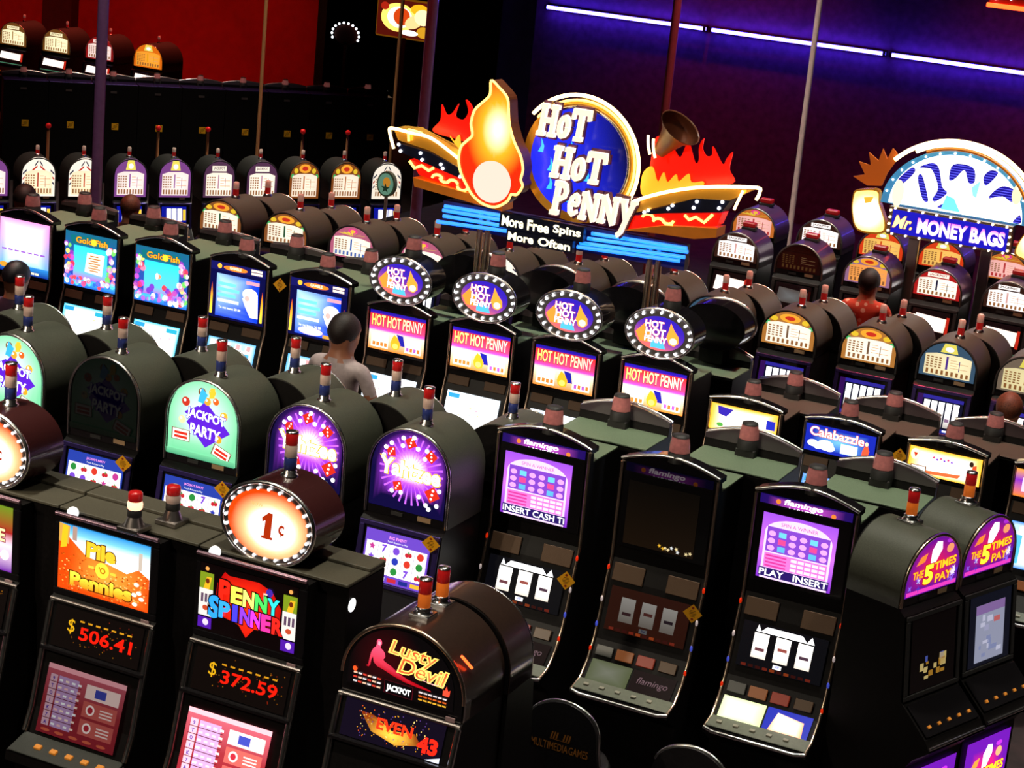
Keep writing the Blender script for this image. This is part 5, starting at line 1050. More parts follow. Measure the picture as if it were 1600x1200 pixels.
LZIG = [(-7.61, 2.95), (-7.56, 2.9), (-7.5, 2.93), (-7.43, 2.9), (-7.39, 2.93)]
LLOOPS = [(-7.35, 2.85), (-7.28, 2.89), (-7.21, 2.83), (-7.12, 2.85)]
LLEDGE = [(-7.55, 2.83), (-7.53, 2.76), (-6.74, 2.69), (-6.74, 2.75), (-7.02, 2.78)]
LFLAME = [(-7.51, 3.19), (-7.45, 3.29), (-7.45, 3.41), (-7.4, 3.34), (-7.35, 3.36), (-7.3, 3.44), (-7.32, 3.34), (-7.25, 3.32), (-7.21, 3.39), (-7.24, 3.48), (-7.18, 3.43), (-7.18, 3.33), (-7.11, 3.44), (-7.06, 3.4), (-7.02, 3.26), (-7.11, 3.15), (-7.3, 3.16)]
LYEL = [(-7.34, 3.18), (-7.3, 3.14), (-7.26, 3.2), (-7.23, 3.12), (-7.18, 3.18), (-7.12, 3.18), (-7.12, 3.05), (-7.26, 3.1)]
LBLUE = [(-7.29, 2.63), (-6.68, 2.64), (-7.29, 2.6), (-6.68, 2.61), (-7.27, 2.56), (-6.68, 2.57), (-7.31, 2.51), (-6.67, 2.54)]
RTUBE = [(-5.65, 2.95), (-5.53, 3.01), (-5.35, 3.08), (-5.1, 3.15), (-4.71, 3.21), (-4.67, 3.18), (-4.69, 3.12)]
RTUBE2 = [(-4.8, 3.17), (-4.85, 3.02)]
RORANGE = [(-5.65, 2.94), (-5.35, 3.07), (-5.1, 3.14), (-4.74, 3.18), (-4.9, 3.08), (-5.17, 3.05), (-5.64, 2.86)]
RNAVY = [(-5.65, 2.84), (-5.17, 3.05), (-4.89, 3.08), (-4.95, 2.98), (-5.39, 2.9)]
RBULB = [(-5.56, 2.88), (-5.53, 2.9), (-5.37, 2.94), (-5.34, 2.97), (-5.17, 2.98), (-5.15, 3.03), (-4.97, 3.01), (-4.95, 3.06)]
RRED = [(-5.66, 2.83), (-5.39, 2.9), (-4.95, 2.97), (-4.98, 2.87), (-5.71, 2.72)]
RZIG = [(-5.24, 2.91), (-5.2, 2.88), (-5.15, 2.91), (-5.08, 2.88), (-5.02, 2.95)]
RLOOPS = [(-5.53, 2.84), (-5.37, 2.88), (-5.44, 2.82), (-5.29, 2.85)]
RLEDGE = [(-5.7, 2.72), (-5.38, 2.81), (-4.96, 2.86), (-4.96, 2.79), (-5.13, 2.75), (-5.44, 2.74)]
RFLAME = [(-5.62, 3.35), (-5.59, 3.44), (-5.54, 3.39), (-5.46, 3.37), (-5.39, 3.31), (-5.34, 3.43), (-5.27, 3.29), (-5.24, 3.31), (-5.25, 3.41), (-5.22, 3.48), (-5.22, 3.4), (-5.18, 3.35), (-5.14, 3.37), (-5.14, 3.43), (-5.05, 3.31), (-5.02, 3.36), (-4.98, 3.41), (-4.99, 3.28), (-4.95, 3.18), (-5.29, 3.11), (-5.59, 3.07)]
RYEL = [(-5.64, 2.97), (-5.67, 3.13), (-5.6, 3.21), (-5.54, 3.1), (-5.5, 3.18), (-5.46, 3.11), (-5.4, 3.18), (-5.37, 3.13), (-5.3, 3.2), (-5.27, 3.14), (-5.18, 3.16), (-5.19, 3.12), (-5.41, 3.05)]
RBLUE = [(-6.0, 2.63), (-5.21, 2.65), (-6.02, 2.59), (-5.19, 2.63), (-6.07, 2.55), (-5.2, 2.59), (-6.08, 2.52), (-5.23, 2.56)]
HORN = [(-5.68, 3.45), (-5.62, 3.57), (-5.48, 3.64), (-5.29, 3.64), (-5.37, 3.49), (-5.37, 3.4), (-5.52, 3.34)]
T1 = [(-6.52, 3.34), (-6.1, 3.51), (-6.31, 3.45)]
T2 = [(-6.38, 3.06), (-5.94, 3.23), (-6.15, 3.17)]
T3 = [(-6.32, 2.82), (-5.65, 2.86), (-5.99, 2.89)]
TH = [(-6.48, 3.59), (-6.5, 3.34), (-6.31, 3.24), (-6.36, 2.99), (-6.29, 2.98), (-6.31, 2.75)]
BP1 = [(-6.74, 2.69), (-6.01, 2.7), (-6.01, 2.58), (-6.72, 2.57)]
BP2 = [(-6.66, 2.57), (-6.09, 2.57), (-6.09, 2.47), (-6.66, 2.48)]
MARC = [(-5.31, 2.72), (-5.1, 2.85), (-4.81, 2.94), (-4.51, 2.97), (-4.2, 2.91), (-4.04, 2.85)]
MELL = [(-5.42, 2.26), (-5.39, 2.43), (-5.29, 2.59), (-5.09, 2.74), (-4.77, 2.85), (-4.46, 2.83), (-4.18, 2.73), (-4.01, 2.6), (-5.38, 2.17), (-5.28, 2.24)]
MBLUE = [(-5.28, 2.17), (-4.06, 2.18), (-4.05, 1.91), (-5.28, 1.91)]
MLOBE = [(-5.68, 2.29), (-5.47, 2.32), (-5.43, 2.19), (-5.34, 2.0), (-5.36, 1.88), (-5.62, 1.87), (-5.71, 2.05), (-5.72, 2.23)]
MSPIKE = [(-5.76, 2.41), (-5.64, 2.45), (-5.72, 2.57), (-5.59, 2.55), (-5.63, 2.68), (-5.52, 2.61), (-5.49, 2.74), (-5.43, 2.64), (-5.39, 2.76), (-5.34, 2.72), (-5.33, 2.65), (-5.41, 2.5), (-5.45, 2.36), (-5.6, 2.34)]
MPOST = [(-5.06, 1.8), (-4.95, 1.82), (-4.31, 1.84), (-4.22, 1.85)]
def rel(P, ox): return [(x-ox, z) for x, z in P]
def smooth(P, n=6, closed=True):
    out = []; m = len(P)
    for i in range(m if closed else m-1):
        p0, p1, p2, p3 = (P[(i+k-1) % m] if closed else P[min(max(i+k-1, 0), m-1)] for k in range(4))
        for j in range(n):
            t = j/n; out.append(tuple(.5*((2*p1[q])+(-p0[q]+p2[q])*t+(2*p0[q]-5*p1[q]+4*p2[q]-p3[q])*t*t+(-p0[q]+3*p1[q]-3*p2[q]+p3[q])*t**3) for q in (0, 1)))
    if not closed: out.append(P[-1])
    return out
def slab(name, P, y0, y1, m, parent, label=None): return part(name, MB().prism(P, y0, y1, 'y').mesh(name, m), parent, label=label)
def neon(name, P, y, r, m, parent, closed=False): return part(name, MB().tube([(x, y, z) for x, z in P], r, 8, closed).mesh(name, m), parent)
OX = -6.24
sg = thing('big_sign', 'large fiery casino sign with flame wings and tall white lettering on a blue disc', 'sign', (OX, 14.45, 0))
for x in (-6.96, -5.49):
    for dx in (-.035, .035): part('post', MB().tube([(0, 0, 0), (0, 0, 2.62)], .028, 12).mesh('post', BRASS), sg, (x-OX+dx, .03, 0))
slab('base_plate', [(-1.1, 2.46), (1.0, 2.46), (1.0, 2.66), (-1.1, 2.66)], .02, .10, mat('violet_backing', (.03, .02, .10), .4), sg)
for nm, ORG, NAV, RED, LED, FLA, YEL in (('left', LORANGE, LNAVY, LRED, LLEDGE, LFLAME, LYEL), ('right', RORANGE, RNAVY, RRED, RLEDGE, RFLAME, RYEL)):
    slab('flame', smooth(rel(FLA, OX), 5), .06, .075, SIGN_RED, sg, 'red flame cut-out'); slab('yellow_flame', smooth(rel(YEL, OX), 4), .03, .045, SIGN_YEL, sg)
    slab('wing', rel(ORG, OX), -.10, .10, SIGN_GOLD, sg); slab('bulb_band', rel(NAV, OX), -.115, .06, SIGN_NAVY, sg)
    slab('red_band', rel(RED, OX), -.09, .05, SIGN_RED, sg); slab('ledge', rel(LED, OX), -.14, .05, SIGN_ORANGE, sg)
for P, r, m in ((LTUBE, .013, NEON_W), (LTUBE2, .011, NEON_Y), (RTUBE, .013, NEON_W), (RTUBE2, .011, NEON_W)): neon('neon_tube', smooth(rel(P, OX), 5, False), -.125, r, m, sg)
for P in (LZIG, RZIG): neon('zigzag_neon', rel(P, OX), -.105, .012, NEON_Y, sg)
for P in (LLOOPS, RLOOPS):
    for i, (x, z) in enumerate(rel(P, OX)): neon('loop_neon', [(x+.045*math.cos(a*.45), z+(-.03 if i % 2 else 0)+(.03 if (i in (0, 2)) else -.03)*math.sin(a*.45)) for a in range(8)], -.105, .011, NEON_Y, sg)
bm = MB().ball((0, 0, 0), .014, seg=10, rg=6).mesh('bulb', BULB)
for x, z in rel(LBULB+RBULB, OX): part('bulb', bm, sg, (x, -.122, z))
for P in (LBLUE, RBLUE):
    Q = rel(P, OX)
    for i in range(0, 8, 2): neon('cyan_tube', [Q[i], Q[i+1]], -.05-.012*i, .015, NEON_C, sg)
# round blue disc with ringed neon
CXs, CZs, RRs = -6.38*.9698-OX, 5.7+(3.08-5.7)*.9698, .515
slab('disc', oval_pts(RRs*.93, RRs*.93, 48), .0, .07, SIGN_GOLD, sg).location = (CXs, 0, CZs)
c = Cv(); rr = RRs*.80
c.fan(oval_pts(rr, rr, 40), (0, 0), lambda x, y: mixc(C('#2028d8', 1.1), C('#05052a', .9), min(1, max(0, (x+y*.3)/rr*.8+.15))), 7); c.up()
rnd = random.Random(3)
for k in range(9):
    x, y = rnd.uniform(-.36, .05), rnd.uniform(-.36, .1)
    if math.hypot(x, y) < rr*.9: c.poly([(x, y), (x+.025, y+.05), (x+.02, y+.11), (x+.05, y+.05), (x+.045, y)], C('#38b8f0', 1.1), True)
part('blue_disc', c.mesh('blue_disc'), sg, (CXs, -.008, CZs))
A0, A1 = R_(-28), R_(142)
for q, rad, yy, r, m in ((0, RRs, -.05, .015, NEON_W), (1, RRs*.92, -.03, .010, NEON_Y), (2, RRs*.86, -.02, .012, SIGN_GOLD)):
    neon('ring_neon', [(CXs+rad*math.cos(A0+(A1-A0)*k/30), CZs+rad*math.sin(A0+(A1-A0)*k/30)) for k in range(31)], yy, r, m, sg)
part('chrome_ring', MB().tube([(CXs+rr*1.02*math.cos(A0+(A1-A0)*k/30), -.02, CZs+rr*1.02*math.sin(A0+(A1-A0)*k/30)) for k in range(31)], .014, 8).mesh('chrome_ring', CHROME), sg)
# tall flame panel (plain flame, no face)
FP = smooth(rel(FLAME, OX), 4); fx, fz = rel([FACE[0]], OX)[0]
fl = slab('flame_panel', FP, -.20, -.05, SIGN_BROWN, sg, 'tall orange flame-shaped lit panel')
c = Cv()
def flc(x, y):
    d = math.hypot((x-(fx+.01))*1.2, (y-(fz+.40))*.8)
    return mixc(C('#fff0c0', 1.9), C('#ffa020', 1.3), min(1, d/.16)) if d < .16 else mixc(C('#ffa020', 1.3), C('#e02808', 1.05), min(1, (d-.16)/.16))
c.fan([(fx+.0+(x-fx)*.97, fz+.14+(y-fz-.14)*.97) for x, y in FP], (fx, fz+.12), flc, 12)
c.ell(fx, fz-.01, .165, .165, C('#ffe4d0', .85), 28)
part('flame_face', c.mesh('flame_face'), sg, (0, -.205, 0))
neon('flame_outline', FP, -.215, .010, NEON_Y, sg, True)
# horn
hp = [(.05, 0), (.075, .10), (.11, .20), (.17, .28), (.175, .285), (.10, .20), (.06, .1)]
part('horn', MB().lathe(hp, 20, caps=False).mesh('horn', SIGN_BROWN), sg, (-5.70*.9698-OX-.02, .02, 3.33), (R_(12), R_(38), 0))
for k in (0, 1): neon('horn_neon', [(-5.80*.9698-OX+.02+.045*k+.006*j*j*.2, 3.44-.02*k-.028*j+.02) for j in range(6)], -.10, .011, NEON_W, sg)
def letters(name, s, cx, cz, w, h, y, front, side, parent, depth=.05, shear=.06, rot=0.0, bold=.045, ob=.095):
    v, f, x0, x1, y0, y1 = glyphs(s, bold); e = glyphs(s, ob)
    for (V, F, m, ya, sc, nm) in ((e[0], e[1], side, y, 1, name+'_backing'), (v, f, front, y-depth, 1, name)):
        mb = MB(); P = []
        for px_, py_ in V:
            X = (px_-(x0+x1)/2)*w/(x1-x0); Z = (py_-(y0+y1)/2)*h/(y1-y0); X += shear*Z
            P.append((cx+X*math.cos(rot)-Z*math.sin(rot), ya, cz+X*math.sin(rot)+Z*math.cos(rot)))
        mb.add(P, F)
        B = [(q[0], q[1]+.02, q[2]) for q in P]; mb.add(B, [tuple(reversed(g)) for g in F])
        ed = {}
        for g in F:
            for a, b in zip(g, g[1:]+g[:1]): ed[(a, b)] = ed.get((a, b), 0)+1
        bd = [(a, b) for (a, b) in ed if (b, a) not in ed]; n = len(P)
        mb.add(P+B, [(b, a, a+n, b+n) for a, b in bd]); part(nm, mb.mesh(nm, m), parent)
LET = mat('white_channel_letter', (.9, .85, .8), .3, emis=(1, .80, .60), es=1.15); LETB = mat('letter_backing', (.10, .015, .05), .4)
sx = lambda x: x*.9698-OX
sz = lambda z: 5.7+(z-5.7)*.9698
STK = {'H': (.90, [([(.2, 0), (.2, 1)], .19), ([(.7, 0), (.7, 1)], .19), ([(.2, .5), (.7, .5)], .16), ([(.03, .07), (.38, .07)], .14), ([(.52, .07), (.88, .07)], .14), ([(.03, .93), (.38, .93)], .14), ([(.52, .93), (.88, .93)], .14)]),
       'o': (.62, [([(.31+.19*math.cos(a*math.pi/8), .38+.29*math.sin(a*math.pi/8)) for a in range(17)], .17)]),
       'T': (.86, [([(.43, 0), (.43, 1)], .20), ([(.03, .91), (.83, .91)], .18), ([(.08, .95), (.06, .66)], .12), ([(.78, .95), (.80, .66)], .12), ([(.24, .07), (.62, .07)], .14)]),
       'P': (.74, [([(.2, 0), (.2, 1)], .19), ([(.03, .07), (.40, .07)], .14), ([(.05, .92), (.38, .92), (.54, .86), (.60, .72), (.54, .56), (.38, .48), (.2, .48)], .16)]),
       'e': (.60, [([(.13, .40), (.46, .40), (.48, .50), (.42, .62), (.30, .67), (.17, .58), (.12, .38), (.18, .18), (.32, .10), (.48, .20)], .13)]),
       'N': (.88, [([(.16, 0), (.16, .8)], .16), ([(.70, 0), (.70, .8)], .16), ([(.14, .80), (.72, .02)], .18), ([(.02, .06), (.32, .06)], .12), ([(.02, .75), (.26, .75)], .12), ([(.56, .75), (.86, .75)], .12)]),
       'y': (.74, [([(.14, .75), (.38, .22)], .17), ([(.62, .75), (.42, .30), (.26, -.16), (.12, -.26)], .16), ([(.02, .74), (.30, .74)], .12), ([(.48, .74), (.76, .74)], .12)])}
def ribbon(P, wd):
    L, R = [], []
    for i, p in enumerate(P):
        a = P[max(0, i-1)]; b = P[min(len(P)-1, i+1)]; dx, dy = b[0]-a[0], b[1]-a[1]; l = math.hypot(dx, dy) or 1; nx, ny = -dy/l*wd/2, dx/l*wd/2
        L.append((p[0]+nx, p[1]+ny)); R.append((p[0]-nx, p[1]-ny))
    return L+R[::-1]
def slab_word(s, cx, cz, w, h, y, parent, shear=.10):
    tot = sum(STK[c][0] for c in s); kx = w/tot; x = cx-w/2
    for ch in s:
        for grow, m, ya, yb, nm in ((.16, LETB, y, y+.03, 'letter_backing'), (0, LET, y-.05, y, 'letter')):
            mb = MB()
            for q, (P, wd) in enumerate(STK[ch][1]):
                rb = [(px_*kx+shear*pz*h, pz*h) for px_, pz in ribbon(P, wd+grow)]
                mb.prism(rb, ya-.0004*q, yb, 'y')
            part(nm, mb.mesh(nm, m), parent, (x, 0, cz-h/2))
        x += STK[ch][0]*kx
slab_word('HoT', sx(-6.50), sz(3.385), .43, .25, -.10, sg)
slab_word('HoT', sx(-6.34), sz(3.07), .45, .25, -.10, sg)
slab_word('PeNNy', sx(-6.17), sz(2.79), .70, .27, -.12, sg)
for P, s in ((BP1, 'More Free Spins'), (BP2, 'More Often')):
    Q = rel(P, OX); xa, xb = (Q[0][0]+Q[3][0])/2, (Q[1][0]+Q[2][0])/2; za, zb = (Q[2][1]+Q[3][1])/2, (Q[0][1]+Q[1][1])/2
    slab('text_panel', [(xa, za), (xb, za), (xb, zb), (xa, zb)], -.19, -.14, SIGN_NAVY, sg)
    wd = s.split(); tot = sum(len(q) for q in wd)+.7*(len(wd)-1); un = (xb-xa)*.94/tot; cx = -(xb-xa)*.47
    for q in wd:
        c = Cv(); c.text(q, cx+un*len(q)/2, 0, w=un*len(q), h=(zb-za)*.70, col=C('#fff2c8', 1.6), bold=.03); cx += un*(len(q)+.7); part('panel_lettering', c.mesh('panel_lettering'), sg, ((xa+xb)/2, -.193, (za+zb)/2))

# ------------------------------------------------------------------ bulb-framed oval sign over the fifth row
OM = -4.66
ms = thing('oval_sign', 'bulb-framed white oval casino sign with a blue lettered panel, near the right edge', 'sign', (OM+.035, 20.555, 0))
for x in (-5.03, -4.28): part('post', MB().box(-.055, .055, -.03, .03, 0, 1.95, .006).mesh('post', STEEL), ms, (x-OM, .04, 0))
EL = [(.77*math.cos(a), 2.20+.64*math.sin(a)) for a in [math.pi*k/32 for k in range(33)]]
slab('oval_board', EL, .0, .12, mat('sky_blue_enamel', (.05, .25, .5), .3, emis=(.1, .5, 1), es=.35), ms)
c = Cv(); E2 = [(.69*math.cos(math.pi*k/32), .01+.59*math.sin(math.pi*k/32)) for k in range(33)]
c.fan(E2, (0, .2), lambda x, y: mixc(C('#ffffff', 1.9), C('#fff0d8', 1.5), min(1, abs(x)/.7)), 5)
st1, st2 = C('#1c1498', .8), C('#5a58f0', 1.0)
for P in (((-.62, .26), (-.50, .40), (-.46, .36), (-.57, .22)), ((-.42, .42), (-.30, .48), (-.22, .44), (-.16, .26), (-.10, .20), (-.20, .10), (-.24, .12), (-.20, .24), (-.28, .40), (-.34, .42)), ((-.42, .30), (-.34, .10), (-.28, .10), (-.38, .34)), ((-.08, .50), (.12, .50), (.16, .36), (.10, .34), (.04, .46), (-.04, .36), (-.10, .34)), ((.24, .42), (.30, .50), (.38, .48), (.28, .34)),
          ((.32, .22), (.44, .36), (.62, .32), (.56, .22), (.46, .26)), ((.60, .02), (.66, .10), (.68, .02)), ((-.18, .04), (.0, .06), (-.06, .12))):
    Ps = smooth(list(P), 4); c.poly(Ps, st1); c.up(); yy = min(p[1] for p in Ps)+.012
    while yy < max(p[1] for p in Ps):
        xs = sorted(p[0]+(q[0]-p[0])*(yy-p[1])/(q[1]-p[1]) for p, q in zip(Ps, Ps[1:]+Ps[:1]) if (p[1] <= yy) != (q[1] <= yy))
        for xa, xb in zip(xs[::2], xs[1::2]): c.rect(xa+.004, yy-.004, xb-.004, yy+.004, st2, True)
        yy += .026
c.poly([(-.14, .03), (.06, .03), (-.02, .16), (-.10, .18)], C('#68c8f8', 1.3)); c.poly([(.14, .30), (.22, .38), (.20, .20), (.16, .22)], C('#80d8ff', 1.4)); c.ell(-.60, .12, .06, .14, C('#ffe0b0', 1.4)); c.ell(.60, .30, .05, .1, C('#ffd8a0', 1.4))
part('oval_art', c.mesh('oval_art'), ms, (0, -.004, 2.20))
slab('name_panel', [(-.64, 1.90), (.63, 1.90), (.63, 2.19), (-.64, 2.19)], -.10, .05, BRASS, ms)
c = Cv(); c.rect(-.60, 1.925, .595, 2.165, C('#1c18b8', .9)); c.otext('Mr.', -.47, 2.045, h=.13, w=.2, col=C('#ffe890', 1.5), edge=C('#a05818'), bold=.02, ob=.05, shear=.25); c.otext('MONEY BAGS', .12, 2.04, h=.16, w=.90, col=lambda x, y: mixc(C('#f060c8', 1.2), C('#fff0ff', 1.7), min(1, max(0, (2.12-y)/.08))), edge=C('#5020c0'), bold=.045, ob=.08)
part('name_lettering', c.mesh('name_lettering'), ms, (0, -.105, 0))
for P, r, m, yy in (([(.86*math.cos(a), 2.20+.74*math.sin(a)) for a in [R_(35)+R_(107)*k/24 for k in range(25)]], .022, NEON_W, -.03), ([(.81*math.cos(a), 2.20+.70*math.sin(a)) for a in [R_(20)+R_(105)*k/24 for k in range(25)]], .018, NEON_W, -.05), ([(.76*math.cos(a), 2.20+.66*math.sin(a)) for a in [R_(8)+R_(110)*k/24 for k in range(25)]], .016, SIGN_ORANGE, -.05)):
    neon('neon_tube', P, yy, r, m, ms)
for sgn in (1, -1):
    L_ = [(sgn*(x-OM), z) for x, z in smooth(MLOBE, 4)]
    slab('side_lobe', L_, -.03, .06, SIGN_GOLD, ms); c = Cv(); cx = sum(p[0] for p in L_)/len(L_); cz = sum(p[1] for p in L_)/len(L_)
    c.fan([(cx+(x-cx)*.92, cz+(z-cz)*.92) for x, z in L_], (cx, cz-.03), lambda x, y: mixc(C('#fff8e0', 2.0), C('#ffd070', 1.6), min(1, max(0, math.hypot(x-cx, y-cz+.03)/.20-.3)/.7)), 6); c.poly([(cx-.06, cz+.12), (cx+.04, cz+.14), (cx+.02, cz+.08), (cx-.04, cz+.06)], C('#e8a030', 1.2))
    part('lobe_face', c.mesh('lobe_face'), ms, (0, -.034, 0))
    slab('sunburst', [(sgn*(x-OM), z) for x, z in MSPIKE], .02, .05, mat('rust_enamel', (.5, .12, .02), .4, emis=(1, .15, .0), es=.22), ms)
bm2 = MB().ball((0, 0, 0), .012, seg=8, rg=6).mesh('bulb', mat('warm_bulb', (.9, .85, .7), .3, emis=(1, .85, .6), es=3.5))
for k in range(14): a = R_(12)+R_(156)*k/13; part('bulb', bm2, ms, (.735*math.cos(a), -.015, 2.20+.615*math.sin(a)))
for k in range(9):
    for z in (1.912, 2.178): part('bulb', bm2, ms, (-.58+1.15*k/8, -.112, z))
for k in range(4):
    for x in (-.625, .612): part('bulb', bm2, ms, (x, -.112, 1.94+.07*k))

# red neon sign hanging at the top right, and distant signs
hs = thing('red_hanging_sign', 'red neon edged sign hanging at the top right corner', 'sign', (-5.3, 27.0, 3.86))
part('box', MB().box(-.76, .9, 0, .2, .0, .6, .02).mesh('box', mat('red_sign_box', (.3, .02, .01), .4)), hs); part('neon_tube', MB().tube([(-.76, -.03, .02), (.9, -.03, .02)], .03, 8).mesh('neon_tube', NEON_R), hs)
for k in range(8): part('bulb', MB().ball((0, 0, 0), .03, seg=8, rg=6).mesh('bulb', BULB) if k == 0 else bm, hs, (-.66+.2*k, -.03, .12), (0, 0, 0)); 
for s in (-.6, .7): part('hanger', MB().tube([(s, .1, .6), (s, .1, CEIL-3.86)], .015, 8).mesh('hanger', STEEL), hs)
fs = thing('distant_sign', 'distant lit sign with orange and cream swirls in a gold frame', 'sign', (-24.85, 46.0, LOW))
part('post', MB().box(-.06, .06, 0, .12, 0, 2.2, .01).mesh('post', STEEL), fs); part('board', MB().box(-.84, .84, 0, .12, 2.03, 3.03, .03).mesh('board', SIGN_GOLD), fs)
c = Cv(); c.rect(-.80, 2.07, .80, 2.99, C('#501008', .9)); c.ell(-.20, 2.55, .50, .36, C('#ffd060', 1.3)); c.ell(-.16, 2.56, .36, .27, C('#fff4e0', 1.5)); c.ell(-.10, 2.58, .24, .22, C('#c84010', 1.0)); c.ell(.25, 2.48, .26, .16, C('#f0c080', 1.2), rot=.4); c.ell(.40, 2.80, .26, .14, C('#f0a018', 1.2)); c.ell(.5, 2.62, .24, .2, C('#ffd8a0', 1.3)); c.ell(.55, 2.25, .2, .14, C('#c89020', 1.0)); c.ell(.15, 2.2, .25, .07, C('#fff0e0', 1.4)); c.ell(-.6, 2.8, .12, .1, C('#a02010'))
part('sign_art', c.mesh('sign_art'), fs, (0, -.006, 0))
os_ = thing('distant_oval', 'distant dark oval topper with an arc of white bulbs near the red wall edge', 'sign', (-26.54, 46.0, LOW))
part('post', MB().box(-.05, .05, 0, .1, 0, 1.75, .01).mesh('post', STEEL), os_); part('oval', MB().prism(oval_pts(.34, .26, 28), 0, .12, 'y', True).mesh('oval', mat('dark_oval', (.08, .015, .01), .4)), os_, (0, 0, 1.92))
for k in range(12): a = R_(-20)+R_(220)*k/11; part('bulb', cached('farbulb', lambda: MB().ball((0, 0, 0), .032, seg=8, rg=6).mesh('bulb', BULB)), os_, (.40*math.cos(a), -.02, 1.92+.30*math.sin(a)))

# ------------------------------------------------------------------ stools
LEATHER = mat('black_leather', (.009, .008, .009), .35, grain=.3, gscale=80, bump=.3)
def stool(label, loc, rz=0.0, logo=True, group='padded casino stools', sh=.62):
    t = thing('casino_stool', label, 'stool', loc, rz, group)
    part('base', cached('stb', lambda: MB().lathe([(.24, 0), (.24, .015), (.20, .03), (.05, .05), (.04, .06)], 24).mesh('base', STEEL)), t, (0, .12, 0))
    part('column', cached(('stc', sh), lambda: MB().lathe([(.035, .05), (.035, sh-.08)], 14).mesh('column', CHROME)), t, (0, .12, 0))
    part('seat', cached('sts', lambda: MB().lathe([(.16, 0), (.21, .02), (.22, .05), (.20, .085), (.12, .10), (.01, .102)], 24).mesh('seat', LEATHER)), t, (0, .12, sh-.08))
    B = smooth([(-.205, 0), (.205, 0), (.22, .16), (.19, .29), (.11, .36), (0, .385), (-.11, .36), (-.19, .29), (-.22, .16)], 4)
    part('backrest', cached('stk', lambda: MB().prism(B, -.045, 0, 'y', True).mesh('backrest', LEATHER)), t, (0, -.06, sh+.02), (R_(-4), 0, 0))
    part('chrome_rim', cached('str', lambda: MB().tube([(x*1.02, -.022, z*1.01) for x, z in B[6:-6]], .010, 8).mesh('chrome_rim', CHROME)), t, (0, -.06, sh+.02), (R_(-4), 0, 0))
    for s in (-1, 1): part('bracket', cached(('stq', s), lambda: MB().tube([(s*.12, 0, -.08), (s*.12, -.12, -.06), (s*.12, -.15, .03)], .014, 8).mesh('bracket', CHROME)), t, (0, .08, sh))
    if logo:
        o = C('#b0702c', .75)
        def word(q, x, wd):
            c = Cv(); c.text(q, x, .13, w=wd, h=.045, col=o, bold=.01); return c.mesh('logo_word', False)
        def emblem():
            c = Cv(); c.up()
            for sx in (-1, 1):
                for k in range(3): c.poly([(sx*(.022+k*.016)-.005, .175), (sx*(.022+k*.016)+.004, .175), (sx*(.022+k*.016)+.012, .215), (sx*(.022+k*.016)+.003, .215)], o, True)
            c.rect(-.06, .170, .06, .173, o, True); return c.mesh('logo_emblem', False)
        for nm, me in (('logo_word', cached('lw1', lambda: word('MULTIMEDIA', -.058, .225))), ('logo_word', cached('lw2', lambda: word('GAMES', .118, .115))), ('logo_emblem', cached('lge', emblem))):
            part(nm, me, t, (0, -.109, sh+.02), (R_(-4), 0, 0))
    return t
stool('black round-backed stool with orange logo in front of the INSERT CASH machine', (-3.88, 9.72, 0))
stool('black round-backed stool, mostly below the frame, in front of the unlit machine', (-3.10, 9.66, 0), sh=.60)

